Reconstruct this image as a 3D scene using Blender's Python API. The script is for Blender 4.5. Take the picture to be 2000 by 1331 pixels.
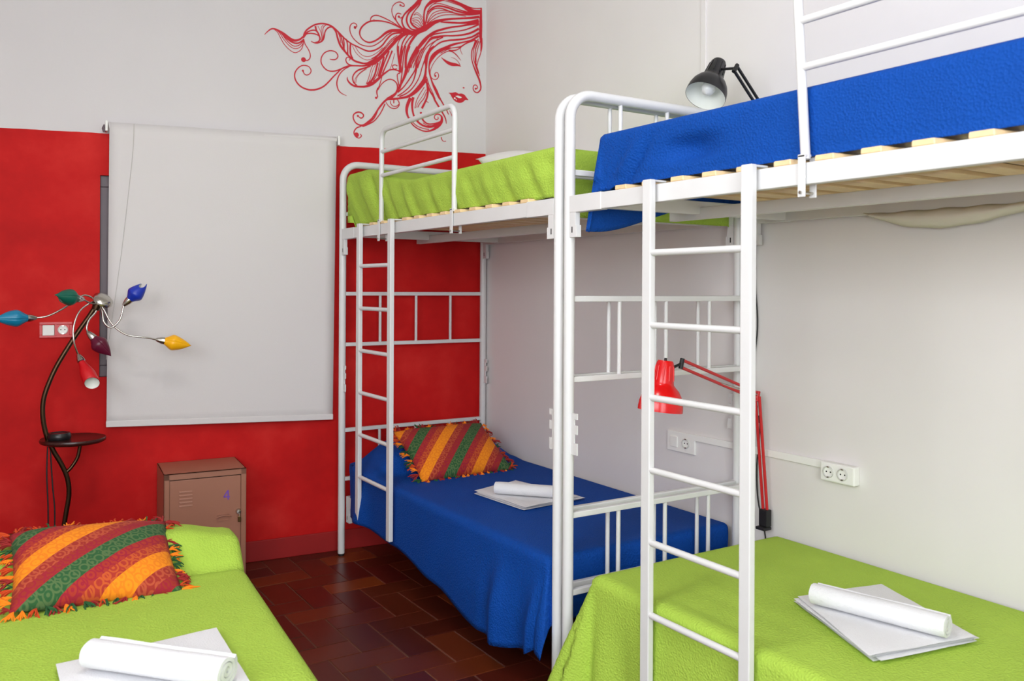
import bpy, bmesh, math, random
from mathutils import Vector, Matrix, noise

random.seed(7)
for _o in list(bpy.data.objects):
    bpy.data.objects.remove(_o, do_unlink=True)
scene = bpy.context.scene
COL = scene.collection

# ------------------------------------------------------------------ camera
cam_data = bpy.data.cameras.new('camera')
cam = bpy.data.objects.new('camera', cam_data)
COL.objects.link(cam)
FWD = Vector((0.53757, 0.84322, 0.0)).normalized()
ROLL = -0.0054
RIGHT0 = Vector((FWD.y, -FWD.x, 0))
UP0 = Vector((0, 0, 1))
RIGHT = RIGHT0 * math.cos(ROLL) - UP0 * math.sin(ROLL)
UP = UP0 * math.cos(ROLL) + RIGHT0 * math.sin(ROLL)
M = Matrix(((RIGHT.x, UP.x, -FWD.x, -1.7551),
            (RIGHT.y, UP.y, -FWD.y, -2.4511),
            (RIGHT.z, UP.z, -FWD.z, 1.4466),
            (0, 0, 0, 1)))
cam.matrix_world = M
cam_data.sensor_width = 36.0
cam_data.lens = 1702.44 / 2000 * 36.0
cam_data.shift_y = -(665.5 - 562.57) / 2000
cam_data.clip_start = 0.05
cam_data.dof.use_dof = True
cam_data.dof.focus_distance = 3.4
cam_data.dof.aperture_fstop = 4.5
scene.camera = cam

# ------------------------------------------------------------------ light and exposure
world = bpy.data.worlds.new('daylight')
scene.world = world
world.use_nodes = True
_bg = world.node_tree.nodes['Background']
_bg.inputs['Color'].default_value = (0.92, 0.96, 1.0, 1)
_bg.inputs['Strength'].default_value = 10.8
vs = scene.view_settings
vs.view_transform = 'Standard'
vs.look = 'None'
vs.gamma = 1.0
vs.use_curve_mapping = False
vs.exposure = -0.12
scene.cycles.max_bounces = 10
scene.cycles.diffuse_bounces = 6
scene.cycles.sample_clamp_indirect = 6.0

XR, XL = 0.905, -3.2            # right and left wall planes
YR, ZC = -4.3, 3.55             # rear wall plane, ceiling height
# openings of the rear wall (behind the camera): x0, x1, z0, z1
WINDOWS = [(-3.0, -1.05, 0.9, 3.2)]
# opening of the left wall, also behind the camera: y0, y1, z0, z1
SIDE_WINDOWS = [(-3.9, -1.0, 1.45, 2.85)]
for (a, b, c, d) in WINDOWS:    # portals guide the daylight through each window opening
    ld = bpy.data.lights.new('window_portal', 'AREA')
    ld.shape = 'RECTANGLE'
    ld.size, ld.size_y = b - a, d - c
    ld.cycles.is_portal = True
    lo = bpy.data.objects.new('window_portal', ld)
    COL.objects.link(lo)
    lo.location = ((a + b) / 2, YR - 0.12, (c + d) / 2)
    lo.rotation_euler = (math.radians(90), 0, 0)
for (a, b, c, d) in SIDE_WINDOWS:
    ld = bpy.data.lights.new('window_portal', 'AREA')
    ld.shape = 'RECTANGLE'
    ld.size, ld.size_y = d - c, b - a
    ld.cycles.is_portal = True
    lo = bpy.data.objects.new('window_portal', ld)
    COL.objects.link(lo)
    lo.location = (XL - 0.12, (a + b) / 2, (c + d) / 2)
    lo.rotation_euler = (0, math.radians(-90), 0)

# fill light added above the frame; its made-up round fitting is built further down
ADDED_LAMP = (-1.25, -0.75, 3.43)
ld = bpy.data.lights.new('ceiling_lamp_light', 'AREA')
ld.shape = 'DISK'
ld.size = 0.42
ld.energy = 20.0
ld.color = (1.0, 0.97, 0.93)
lo = bpy.data.objects.new('ceiling_lamp_light', ld)
COL.objects.link(lo)
lo.location = (ADDED_LAMP[0], ADDED_LAMP[1], ADDED_LAMP[2] - 0.02)

# ------------------------------------------------------------------ materials
def srgb(r, g, b):
    def f(c):
        c /= 255.0
        return c / 12.92 if c <= 0.04045 else ((c + 0.055) / 1.055) ** 2.4
    return (f(r), f(g), f(b), 1)

def new_mat(name):
    m = bpy.data.materials.new(name)
    m.use_nodes = True
    nt = m.node_tree
    b = nt.nodes['Principled BSDF']
    return m, nt, b

def N(nt, kind, **kw):
    n = nt.nodes.new(kind)
    for k, v in kw.items():
        setattr(n, k, v)
    return n

def mat(name, col, rough=0.5, metal=0.0, var=0.0, var_scale=6.0, bump=0.0, bump_scale=60.0, kind='noise', coord='Object', sheen=0.0, col2=None, spec=None, stretch=None):
    """plain procedural material: colour with soft noise variation and a fine relief"""
    m, nt, b = new_mat(name)
    b.inputs['Base Color'].default_value = col
    b.inputs['Roughness'].default_value = rough
    b.inputs['Metallic'].default_value = metal
    if spec is not None:
        b.inputs['Specular IOR Level'].default_value = spec
    if sheen:
        b.inputs['Sheen Weight'].default_value = sheen
    tc = N(nt, 'ShaderNodeTexCoord')
    src = tc.outputs[coord]
    if stretch:
        mp = N(nt, 'ShaderNodeMapping')
        mp.inputs['Scale'].default_value = stretch
        nt.links.new(src, mp.inputs['Vector'])
        src = mp.outputs['Vector']
    if var or col2:
        nz = N(nt, 'ShaderNodeTexNoise')
        nz.inputs['Scale'].default_value = var_scale
        nz.inputs['Detail'].default_value = 6
        nt.links.new(src, nz.inputs['Vector'])
        ramp = N(nt, 'ShaderNodeValToRGB')
        c2 = col2 or tuple(max(0, c * (1 - var)) for c in col[:3]) + (1,)
        ramp.color_ramp.elements[0].position = 0.3
        ramp.color_ramp.elements[1].position = 0.7
        ramp.color_ramp.elements[0].color = c2
        ramp.color_ramp.elements[1].color = col
        nt.links.new(nz.outputs['Fac'], ramp.inputs['Fac'])
        nt.links.new(ramp.outputs['Color'], b.inputs['Base Color'])
    if bump:
        bp = N(nt, 'ShaderNodeBump')
        bp.inputs['Strength'].default_value = bump
        bp.inputs['Distance'].default_value = 0.004
        if kind == 'noise':
            t = N(nt, 'ShaderNodeTexNoise')
            t.inputs['Scale'].default_value = bump_scale
            t.inputs['Detail'].default_value = 4
            nt.links.new(src, t.inputs['Vector'])
            nt.links.new(t.outputs['Fac'], bp.inputs['Height'])
        else:
            t = N(nt, 'ShaderNodeTexVoronoi')
            t.inputs['Scale'].default_value = bump_scale
            nt.links.new(src, t.inputs['Vector'])
            nt.links.new(t.outputs['Distance'], bp.inputs['Height'])
        nt.links.new(bp.outputs['Normal'], b.inputs['Normal'])
    return m

MT = {}
MT['metal_white'] = mat('white_enamel', srgb(216, 216, 216), 0.36, var=0.03, var_scale=9, bump=0.03, bump_scale=25)
MT['ceiling'] = mat('ceiling_plaster', srgb(232, 231, 228), 0.9, bump=0.15, bump_scale=30)
MT['plaster'] = mat('white_plaster', srgb(226, 222, 221), 0.82, var=0.05, var_scale=1.7, bump=0.22, bump_scale=14)
MT['green'] = mat('lime_bedspread', srgb(166, 197, 74), 0.85, var=0.08, var_scale=5, bump=0.55, bump_scale=150, kind='voronoi', spec=0.25)
MT['blue'] = mat('blue_bedspread', srgb(3, 68, 154), 0.75, var=0.10, var_scale=5, bump=0.55, bump_scale=150, kind='voronoi', spec=0.18)
MT['towel'] = mat('white_towelling', srgb(222, 222, 225), 0.95, bump=0.5, bump_scale=260)
MT['mattress'] = mat('mattress_ticking', srgb(190, 182, 168), 0.9, var=0.1, bump=0.2, bump_scale=80)
MT['pillowcase'] = mat('white_pillowcase', srgb(238, 236, 234), 0.9, bump=0.25, bump_scale=40)
MT['birch'] = mat('birch_slat', srgb(238, 206, 158), 0.5, var=0.14, var_scale=8, bump=0.1, bump_scale=40, stretch=(1, 8, 8))
MT['plastic'] = mat('white_plastic', srgb(238, 238, 234), 0.35)
MT['plastic_grey'] = mat('grey_socket_well', srgb(205, 205, 200), 0.4)
MT['dark'] = mat('dark_hole', srgb(25, 25, 25), 0.6)
MT['black'] = mat('black_enamel', srgb(22, 22, 24), 0.35)
MT['chrome'] = mat('brushed_nickel', srgb(190, 186, 178), 0.22, metal=1.0)
MT['bronze'] = mat('bronze_tube', srgb(78, 60, 46), 0.34, metal=1.0)
MT['tray'] = mat('dark_mahogany', srgb(60, 22, 18), 0.3, var=0.3, var_scale=12, stretch=(1, 10, 1))
MT['lamp_red'] = mat('red_enamel', srgb(214, 12, 18), 0.22)
MT['lamp_red_dull'] = mat('red_arm_paint', srgb(190, 32, 36), 0.4)
MT['enamel_in'] = mat('white_reflector', srgb(238, 240, 232), 0.3)
MT['bulb'] = mat('frosted_bulb', srgb(240, 240, 236), 0.2)
MT['rubber'] = mat('black_rubber', srgb(20, 20, 22), 0.55)
MT['locker'] = mat('tan_locker_paint', srgb(160, 108, 86), 0.42, var=0.06, var_scale=4, bump=0.04, bump_scale=30)
MT['locker_gap'] = mat('locker_seam', srgb(60, 36, 28), 0.7)
MT['purple_ink'] = mat('purple_marker', srgb(112, 70, 170), 0.7)
MT['brass'] = mat('worn_brass', srgb(120, 96, 60), 0.35, metal=1.0)
MT['decal'] = mat('red_vinyl', srgb(196, 14, 38), 0.5, var=0.05)
MT['decal_white'] = mat('white_vinyl', srgb(228, 226, 224), 0.6)
MT['blind'] = mat('white_blind_fabric', srgb(214, 210, 209), 0.9, bump=0.12, bump_scale=300)
MT['frame_grey'] = mat('grey_window_frame', srgb(104, 94, 100), 0.5, var=0.1, bump=0.05)
MT['shutter'] = mat('dark_shutter', srgb(70, 62, 64), 0.6, var=0.1)
MT['cord'] = mat('grey_cord', srgb(190, 188, 184), 0.7)
MT['redplate'] = mat('red_switch_frame', srgb(205, 40, 44), 0.3)
MT['skirting'] = mat('red_skirting', srgb(160, 14, 14), 0.6, var=0.12, var_scale=5, bump=0.2, bump_scale=20)
MT['grout'] = mat('pale_grout', srgb(128, 92, 70), 0.9, var=0.3, var_scale=3)
MT['net'] = mat('cream_underlay_cloth', srgb(214, 208, 196), 0.9)
MT['window_white'] = mat('white_window_paint', srgb(235, 235, 232), 0.4)
for nm, c in (('teal', (10, 122, 160)), ('bottle', (6, 92, 74)), ('cobalt', (20, 50, 170)), ('amber', (248, 180, 10)), ('plum', (92, 14, 44)), ('scarlet', (200, 14, 26))):
    MT['glass_' + nm] = mat(nm + '_frosted_glass', srgb(*c), 0.35)
for nm, c in (('orange', (240, 130, 12)), ('crimson', (150, 34, 32)), ('forest', (34, 84, 42)), ('rust', (196, 66, 18))):
    MT['yarn_' + nm] = mat(nm + '_yarn', srgb(*c), 0.95)

def back_wall_mat():
    m, nt, b = new_mat('red_and_white_paint')
    tc = N(nt, 'ShaderNodeTexCoord')
    sep = N(nt, 'ShaderNodeSeparateXYZ')
    nt.links.new(tc.outputs['Object'], sep.inputs[0])
    # paint edge: z = 2.246 - 0.0272 * x, drawn by hand so it wavers a little
    mul = N(nt, 'ShaderNodeMath', operation='MULTIPLY_ADD')
    mul.inputs[1].default_value = 0.0272
    mul.inputs[2].default_value = -2.246
    nt.links.new(sep.outputs['X'], mul.inputs[0])
    add = N(nt, 'ShaderNodeMath', operation='ADD')
    nt.links.new(sep.outputs['Z'], add.inputs[0])
    nt.links.new(mul.outputs[0], add.inputs[1])
    wob = N(nt, 'ShaderNodeTexNoise')
    wob.inputs['Scale'].default_value = 9
    nt.links.new(tc.outputs['Object'], wob.inputs['Vector'])
    wm = N(nt, 'ShaderNodeMath', operation='MULTIPLY_ADD')
    wm.inputs[1].default_value = 0.006
    wm.inputs[2].default_value = -0.003
    nt.links.new(wob.outputs['Fac'], wm.inputs[0])
    add2 = N(nt, 'ShaderNodeMath', operation='ADD')
    nt.links.new(add.outputs[0], add2.inputs[0])
    nt.links.new(wm.outputs[0], add2.inputs[1])
    gt = N(nt, 'ShaderNodeMath', operation='GREATER_THAN')
    gt.inputs[1].default_value = 0.0
    nt.links.new(add2.outputs[0], gt.inputs[0])
    # sponged red
    n1 = N(nt, 'ShaderNodeTexNoise')
    n1.inputs['Scale'].default_value = 2.6
    n1.inputs['Detail'].default_value = 8
    n1.inputs['Roughness'].default_value = 0.62
    nt.links.new(tc.outputs['Object'], n1.inputs['Vector'])
    r1 = N(nt, 'ShaderNodeValToRGB')
    e = r1.color_ramp.elements
    e[0].position, e[0].color = 0.28, srgb(172, 8, 10)
    e[1].position, e[1].color = 0.75, srgb(212, 44, 38)
    e2 = r1.color_ramp.elements.new(0.52)
    e2.color = srgb(194, 18, 18)
    nt.links.new(n1.outputs['Fac'], r1.inputs['Fac'])
    n2 = N(nt, 'ShaderNodeTexNoise')
    n2.inputs['Scale'].default_value = 1.6
    nt.links.new(tc.outputs['Object'], n2.inputs['Vector'])
    r2 = N(nt, 'ShaderNodeValToRGB')
    r2.color_ramp.elements[0].color = srgb(207, 204, 205)
    r2.color_ramp.elements[1].color = srgb(217, 213, 213)
    nt.links.new(n2.outputs['Fac'], r2.inputs['Fac'])
    mx = N(nt, 'ShaderNodeMix', data_type='RGBA')
    nt.links.new(gt.outputs[0], mx.inputs[0])
    nt.links.new(r1.outputs['Color'], mx.inputs[6])
    nt.links.new(r2.outputs['Color'], mx.inputs[7])
    nt.links.new(mx.outputs[2], b.inputs['Base Color'])
    rr = N(nt, 'ShaderNodeMath', operation='MULTIPLY_ADD')
    rr.inputs[1].default_value = 0.25
    rr.inputs[2].default_value = 0.66
    b.inputs['Specular IOR Level'].default_value = 0.2
    nt.links.new(gt.outputs[0], rr.inputs[0])
    nt.links.new(rr.outputs[0], b.inputs['Roughness'])
    bp = N(nt, 'ShaderNodeBump')
    bp.inputs['Strength'].default_value = 0.18
    bp.inputs['Distance'].default_value = 0.004
    n3 = N(nt, 'ShaderNodeTexNoise')
    n3.inputs['Scale'].default_value = 22
    n3.inputs['Detail'].default_value = 5
    nt.links.new(tc.outputs['Object'], n3.inputs['Vector'])
    nt.links.new(n3.outputs['Fac'], bp.inputs['Height'])
    nt.links.new(bp.outputs['Normal'], b.inputs['Normal'])
    return m
MT['backwall'] = back_wall_mat()

def tile_mat():
    m, nt, b = new_mat('waxed_terracotta')
    tc = N(nt, 'ShaderNodeTexCoord')
    oi = N(nt, 'ShaderNodeObjectInfo')
    geo = N(nt, 'ShaderNodeNewGeometry')
    addr = N(nt, 'ShaderNodeMath', operation='ADD')
    nt.links.new(oi.outputs['Random'], addr.inputs[0])
    nt.links.new(geo.outputs['Random Per Island'], addr.inputs[1])
    fr = N(nt, 'ShaderNodeMath', operation='FRACT')
    nt.links.new(addr.outputs[0], fr.inputs[0])
    ramp = N(nt, 'ShaderNodeValToRGB')
    e = ramp.color_ramp.elements
    e[0].position, e[0].color = 0.0, srgb(76, 26, 16)
    e[1].position, e[1].color = 1.0, srgb(128, 58, 22)
    for p, c in ((0.3, (92, 38, 20)), (0.55, (86, 26, 20)), (0.8, (106, 46, 22))):
        k = ramp.color_ramp.elements.new(p)
        k.color = srgb(*c)
    nt.links.new(fr.outputs[0], ramp.inputs['Fac'])
    nz = N(nt, 'ShaderNodeTexNoise')
    nz.inputs['Scale'].default_value = 5
    nz.inputs['Detail'].default_value = 6
    nt.links.new(geo.outputs['Position'], nz.inputs['Vector'])
    mx = N(nt, 'ShaderNodeMix', data_type='RGBA', blend_type='MULTIPLY')
    mx.inputs[0].default_value = 0.5
    rr = N(nt, 'ShaderNodeValToRGB')
    rr.color_ramp.elements[0].position = 0.3
    rr.color_ramp.elements[0].color = (0.5, 0.45, 0.42, 1)
    rr.color_ramp.elements[1].color = (1, 1, 1, 1)
    nt.links.new(nz.outputs['Fac'], rr.inputs['Fac'])
    nt.links.new(ramp.outputs['Color'], mx.inputs[6])
    nt.links.new(rr.outputs['Color'], mx.inputs[7])
    nt.links.new(mx.outputs[2], b.inputs['Base Color'])
    ro = N(nt, 'ShaderNodeMapRange')
    ro.inputs['To Min'].default_value = 0.22
    ro.inputs['To Max'].default_value = 0.42
    nt.links.new(nz.outputs['Fac'], ro.inputs['Value'])
    nt.links.new(ro.outputs[0], b.inputs['Roughness'])
    b.inputs['Specular IOR Level'].default_value = 0.4
    bp = N(nt, 'ShaderNodeBump')
    bp.inputs['Strength'].default_value = 0.12
    bp.inputs['Distance'].default_value = 0.003
    nt.links.new(nz.outputs['Fac'], bp.inputs['Height'])
    nt.links.new(bp.outputs['Normal'], b.inputs['Normal'])
    return m
MT['tile'] = tile_mat()

def cushion_mat(name, angle, period, offset):
    """striped embroidered cotton: orange, brick red and green bands with small woven motifs"""
    m, nt, b = new_mat(name)
    tc = N(nt, 'ShaderNodeTexCoord')
    sep = N(nt, 'ShaderNodeSeparateXYZ')
    nt.links.new(tc.outputs['Object'], sep.inputs[0])
    def lin(ax, ay, off):
        a = N(nt, 'ShaderNodeMath', operation='MULTIPLY')
        a.inputs[1].default_value = ax
        nt.links.new(sep.outputs['X'], a.inputs[0])
        c = N(nt, 'ShaderNodeMath', operation='MULTIPLY_ADD')
        c.inputs[1].default_value = ay
        nt.links.new(sep.outputs['Y'], c.inputs[0])
        nt.links.new(a.outputs[0], c.inputs[2])
        d = N(nt, 'ShaderNodeMath', operation='ADD')
        d.inputs[1].default_value = off
        nt.links.new(c.outputs[0], d.inputs[0])
        return d
    across = lin(math.cos(angle) / period, math.sin(angle) / period, offset)
    along = lin(-math.sin(angle) / 0.055, math.cos(angle) / 0.055, 0.3)
    fr = N(nt, 'ShaderNodeMath', operation='FRACT')
    nt.links.new(across.outputs[0], fr.inputs[0])
    ramp = N(nt, 'ShaderNodeValToRGB')
    ramp.color_ramp.interpolation = 'CONSTANT'
    e = ramp.color_ramp.elements
    e[0].position, e[0].color = 0.0, srgb(236, 138, 8)
    e[1].position, e[1].color = 0.22, srgb(152, 40, 28)
    for p, c in ((0.5, (36, 84, 42)), (0.72, (164, 44, 30))):
        k = ramp.color_ramp.elements.new(p)
        k.color = srgb(*c)
    nt.links.new(fr.outputs[0], ramp.inputs['Fac'])
    # motif colours and where they apply
    ramp2 = N(nt, 'ShaderNodeValToRGB')
    ramp2.color_ramp.interpolation = 'CONSTANT'
    e = ramp2.color_ramp.elements
    e[0].position, e[0].color = 0.0, srgb(226, 122, 8)
    e[1].position, e[1].color = 0.22, srgb(178, 74, 44)
    for p, c in ((0.36, (150, 20, 42)), (0.5, (78, 104, 60)), (0.72, (150, 20, 42)), (0.86, (190, 80, 30))):
        k = ramp2.color_ramp.elements.new(p)
        k.color = srgb(*c)
    nt.links.new(fr.outputs[0], ramp2.inputs['Fac'])
    comb = N(nt, 'ShaderNodeCombineXYZ')
    nt.links.new(across.outputs[0], comb.inputs[0])
    nt.links.new(along.outputs[0], comb.inputs[1])
    mp = N(nt, 'ShaderNodeMapping')
    mp.inputs['Scale'].default_value = (8.0, 1.9, 1.0)
    nt.links.new(comb.outputs[0], mp.inputs['Vector'])
    vor = N(nt, 'ShaderNodeTexVoronoi')
    vor.inputs['Scale'].default_value = 1.0
    vor.inputs['Randomness'].default_value = 0.35
    nt.links.new(mp.outputs['Vector'], vor.inputs['Vector'])
    rings = N(nt, 'ShaderNodeMath', operation='SINE')
    rm = N(nt, 'ShaderNodeMath', operation='MULTIPLY')
    rm.inputs[1].default_value = 17
    nt.links.new(vor.outputs['Distance'], rm.inputs[0])
    nt.links.new(rm.outputs[0], rings.inputs[0])
    gt = N(nt, 'ShaderNodeMapRange')
    gt.inputs['From Min'].default_value = -0.2
    gt.inputs['From Max'].default_value = 0.6
    nt.links.new(rings.outputs[0], gt.inputs['Value'])
    # panel lines across the bands
    fl = N(nt, 'ShaderNodeMath', operation='FRACT')
    nt.links.new(along.outputs[0], fl.inputs[0])
    ln = N(nt, 'ShaderNodeMath', operation='LESS_THAN')
    ln.inputs[1].default_value = 0.07
    nt.links.new(fl.outputs[0], ln.inputs[0])
    mxm = N(nt, 'ShaderNodeMath', operation='MAXIMUM')
    nt.links.new(gt.outputs[0], mxm.inputs[0])
    nt.links.new(ln.outputs[0], mxm.inputs[1])
    mx = N(nt, 'ShaderNodeMix', data_type='RGBA')
    nt.links.new(mxm.outputs[0], mx.inputs[0])
    nt.links.new(ramp.outputs['Color'], mx.inputs[6])
    nt.links.new(ramp2.outputs['Color'], mx.inputs[7])
    nt.links.new(mx.outputs[2], b.inputs['Base Color'])
    b.inputs['Roughness'].default_value = 0.9
    bp = N(nt, 'ShaderNodeBump')
    bp.inputs['Strength'].default_value = 0.35
    bp.inputs['Distance'].default_value = 0.003
    nz = N(nt, 'ShaderNodeTexNoise')
    nz.inputs['Scale'].default_value = 160
    nt.links.new(tc.outputs['Object'], nz.inputs['Vector'])
    nt.links.new(nz.outputs['Fac'], bp.inputs['Height'])
    nt.links.new(bp.outputs['Normal'], b.inputs['Normal'])
    return m

def glass_mat():
    m, nt, b = new_mat('window_glass')
    b.inputs['Base Color'].default_value = (1, 1, 1, 1)
    b.inputs['Roughness'].default_value = 0.0
    b.inputs['Transmission Weight'].default_value = 1.0
    b.inputs['IOR'].default_value = 1.02
    return m
MT['glass'] = glass_mat()

def diffuser_mat():
    m, nt, b = new_mat('lit_diffuser')
    b.inputs['Base Color'].default_value = (0.9, 0.9, 0.88, 1)
    b.inputs['Emission Color'].default_value = (1.0, 0.95, 0.88, 1)
    b.inputs['Emission Strength'].default_value = 2.0  # glow of the added ceiling fitting
    return m
MT['diffuser'] = diffuser_mat()
# ------------------------------------------------------------------ mesh helpers
class MB:
    """collects vertices and faces, then becomes ONE mesh object"""
    def __init__(self):
        self.v, self.f = [], []
    def add(self, vs, fs):
        o = len(self.v)
        self.v += [tuple(p) for p in vs]
        self.f += [tuple(i + o for i in f) for f in fs]
        return self
    def box(self, lo, hi):
        x0, y0, z0 = lo
        x1, y1, z1 = hi
        return self.add([(x0, y0, z0), (x1, y0, z0), (x1, y1, z0), (x0, y1, z0), (x0, y0, z1), (x1, y0, z1), (x1, y1, z1), (x0, y1, z1)],
                        [(0, 3, 2, 1), (4, 5, 6, 7), (0, 1, 5, 4), (1, 2, 6, 5), (2, 3, 7, 6), (3, 0, 4, 7)])
    def tube(self, pts, r, n=10, cap=True):
        """round tube along a polyline; r is a number or one radius per point"""
        pts = [Vector(p) for p in pts]
        rs = r if isinstance(r, (list, tuple)) else [r] * len(pts)
        vs, fs = [], []
        t0 = (pts[1] - pts[0]).normalized()
        ref = Vector((0, 0, 1)) if abs(t0.z) < 0.9 else Vector((1, 0, 0))
        u = (ref - t0 * ref.dot(t0)).normalized()
        for i, p in enumerate(pts):
            if i == 0:
                t = t0
            elif i == len(pts) - 1:
                t = (pts[-1] - pts[-2]).normalized()
            else:
                t = ((pts[i + 1] - p).normalized() + (p - pts[i - 1]).normalized()).normalized()
            u = (u - t * u.dot(t))
            u = u.normalized() if u.length > 1e-6 else t.orthogonal().normalized()
            w = t.cross(u)
            for k in range(n):
                a = 2 * math.pi * k / n
                vs.append(p + (u * math.cos(a) + w * math.sin(a)) * rs[i])
        for i in range(len(pts) - 1):
            for k in range(n):
                a, b = i * n + k, i * n + (k + 1) % n
                fs.append((a, b, b + n, a + n))
        if cap:
            fs.append(tuple(reversed(range(n))))
            fs.append(tuple(range((len(pts) - 1) * n, len(pts) * n)))
        return self.add(vs, fs)
    def lathe(self, prof, n=28, org=(0, 0, 0), axis=(0, 0, 1), cap0=False, cap1=False):
        """revolve (radius, height) pairs about an axis through org"""
        ax = Vector(axis).normalized()
        u = ax.orthogonal().normalized()
        w = ax.cross(u)
        org = Vector(org)
        vs, fs = [], []
        for (r, h) in prof:
            for k in range(n):
                a = 2 * math.pi * k / n
                vs.append(org + ax * h + (u * math.cos(a) + w * math.sin(a)) * r)
        for i in range(len(prof) - 1):
            for k in range(n):
                a, b = i * n + k, i * n + (k + 1) % n
                fs.append((a, b, b + n, a + n))
        if cap0:
            fs.append(tuple(reversed(range(n))))
        if cap1:
            fs.append(tuple(range((len(prof) - 1) * n, len(prof) * n)))
        return self.add(vs, fs)
    def grid(self, rows, flip=False):
        """quad grid from a list of rows of points"""
        h, w = len(rows), len(rows[0])
        vs = [p for r in rows for p in r]
        fs = []
        for i in range(h - 1):
            for j in range(w - 1):
                q = (i * w + j, i * w + j + 1, (i + 1) * w + j + 1, (i + 1) * w + j)
                fs.append(tuple(reversed(q)) if flip else q)
        return self.add(vs, fs)
    def mesh(self, name, m, smooth=None, bevel=0.0, seg=2):
        me = bpy.data.meshes.new(name)
        me.from_pydata(self.v, [], self.f)
        bm = bmesh.new()
        bm.from_mesh(me)
        bmesh.ops.recalc_face_normals(bm, faces=bm.faces)
        if bevel:
            ed = [e for e in bm.edges if len(e.link_faces) == 2 and e.calc_face_angle(0) > 0.6]
            bmesh.ops.bevel(bm, geom=ed, offset=bevel, segments=seg, profile=0.5, affect='EDGES', clamp_overlap=True)
        bm.to_mesh(me)
        bm.free()
        if m:
            me.materials.append(m)
        if smooth is not None:
            me.polygons.foreach_set('use_smooth', [True] * len(me.polygons))
            if smooth < 3.0:
                try:
                    me.set_sharp_from_angle(angle=smooth)
                except Exception:
                    pass
        me.update()
        return me
    def obj(self, name, m, parent=None, smooth=None, bevel=0.0, seg=2):
        return link(name, self.mesh(name, m, smooth, bevel, seg), parent)

def link(name, data, parent=None):
    o = bpy.data.objects.new(name, data)
    COL.objects.link(o)
    if parent:
        o.parent = parent
    return o

def tag(o, label, cat, group=None, kind=None):
    o['label'] = label
    o['category'] = cat
    if group:
        o['group'] = group
    if kind:
        o['kind'] = kind
    return o

def thing(name, label, cat, loc=(0, 0, 0), rotz=0.0, group=None):
    o = bpy.data.objects.new(name, None)
    o.empty_display_size = 0.1
    COL.objects.link(o)
    o.location = loc
    o.rotation_euler = (0, 0, rotz)
    return tag(o, label, cat, group)

def struct(o, label=None):
    o['kind'] = 'structure'
    if label:
        o['label'] = label
    return o

def pivot(o, loc):
    """move an object's origin to loc, leaving its mesh where it stands"""
    loc = Vector(loc)
    o.data.transform(Matrix.Translation(-loc))
    o.location = loc
    return o

def smoothstep(a, b, x):
    t = max(0.0, min(1.0, (x - a) / (b - a)))
    return t * t * (3 - 2 * t)

def catmull(pts, n=6):
    """smooth a polyline of equal-length tuples"""
    P = [pts[0]] + list(pts) + [pts[-1]]
    out = []
    for i in range(1, len(P) - 2):
        p0, p1, p2, p3 = P[i - 1], P[i], P[i + 1], P[i + 2]
        for k in range(n):
            t = k / n
            out.append(tuple(0.5 * (2 * b + (c - a) * t + (2 * a - 5 * b + 4 * c - d) * t * t + (3 * b - a - 3 * c + d) * t ** 3)
                             for a, b, c, d in zip(p0, p1, p2, p3)))
    out.append(tuple(pts[-1]))
    return out

# ------------------------------------------------------------------ the room
# back wall frame: x runs left along the wall from the corner, y points into the room
BW_ANG = math.radians(175)
BW_ORG = Vector((0.905, 2.023, 0))
BWX = Vector((math.cos(BW_ANG), math.sin(BW_ANG), 0))
BWN = Vector((-math.sin(BW_ANG), math.cos(BW_ANG), 0))
def bw(s, d, z):
    return BW_ORG + BWX * s + BWN * d + Vector((0, 0, z))
def on_back(o):
    o.location = BW_ORG
    o.rotation_euler = (0, 0, BW_ANG)
    return o

# floor: grout bed with herringbone terracotta tiles laid square to the beds
TM, TX, TY = 0.137, -0.12, 0.50
fl = MB().box((XL, YR, -0.06), (XR, 2.5, -0.0035)).obj('floor', MT['grout'])
struct(fl, 'brown waxed terracotta floor laid in herringbone')
def tile_mesh(horizontal):
    g = 0.0016
    a, b = (2 * TM, TM) if horizontal else (TM, 2 * TM)
    c = 0.0025
    m = MB()
    lo, hi = (g, g), (a - g, b - g)
    m.add([(lo[0], lo[1], -0.012), (hi[0], lo[1], -0.012), (hi[0], hi[1], -0.012), (lo[0], hi[1], -0.012),
           (lo[0], lo[1], -0.002), (hi[0], lo[1], -0.002), (hi[0], hi[1], -0.002), (lo[0], hi[1], -0.002),
           (lo[0] + c, lo[1] + c, 0), (hi[0] - c, lo[1] + c, 0), (hi[0] - c, hi[1] - c, 0), (lo[0] + c, hi[1] - c, 0)],
          [(0, 1, 5, 4), (1, 2, 6, 5), (2, 3, 7, 6), (3, 0, 4, 7), (4, 5, 9, 8), (5, 6, 10, 9), (6, 7, 11, 10), (7, 4, 8, 11), (8, 9, 10, 11)])
    return m
T_H, T_V = tile_mesh(True), tile_mesh(False)
T_HM, T_VM = T_H.mesh('tile', MT['tile']), T_V.mesh('tile', MT['tile'])
rest = MB()
for i in range(-30, 31):
    for j in range(-30, 31):
        bx, by = -i + 2 * j, i + 2 * j
        for hor in (False, True):
            x = TX + bx * TM
            y = TY + (by + (2 if hor else 0)) * TM
            w, h = (2 * TM, TM) if hor else (TM, 2 * TM)
            if x + w < XL or x > XR or y + h < YR or y > 2.24:
                continue
            if -1.25 < x < 0.3 and 0.0 < y < 2.2:
                t = link('tile', T_HM if hor else T_VM, fl)
                t.location = (x, y, random.uniform(-0.0008, 0.0003))
            else:
                src = T_H if hor else T_V
                rest.add([(p[0] + x, p[1] + y, p[2]) for p in src.v], src.f)
ro = rest.obj('tile_field', MT['tile'], fl)
ro['kind'] = 'stuff'

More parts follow.
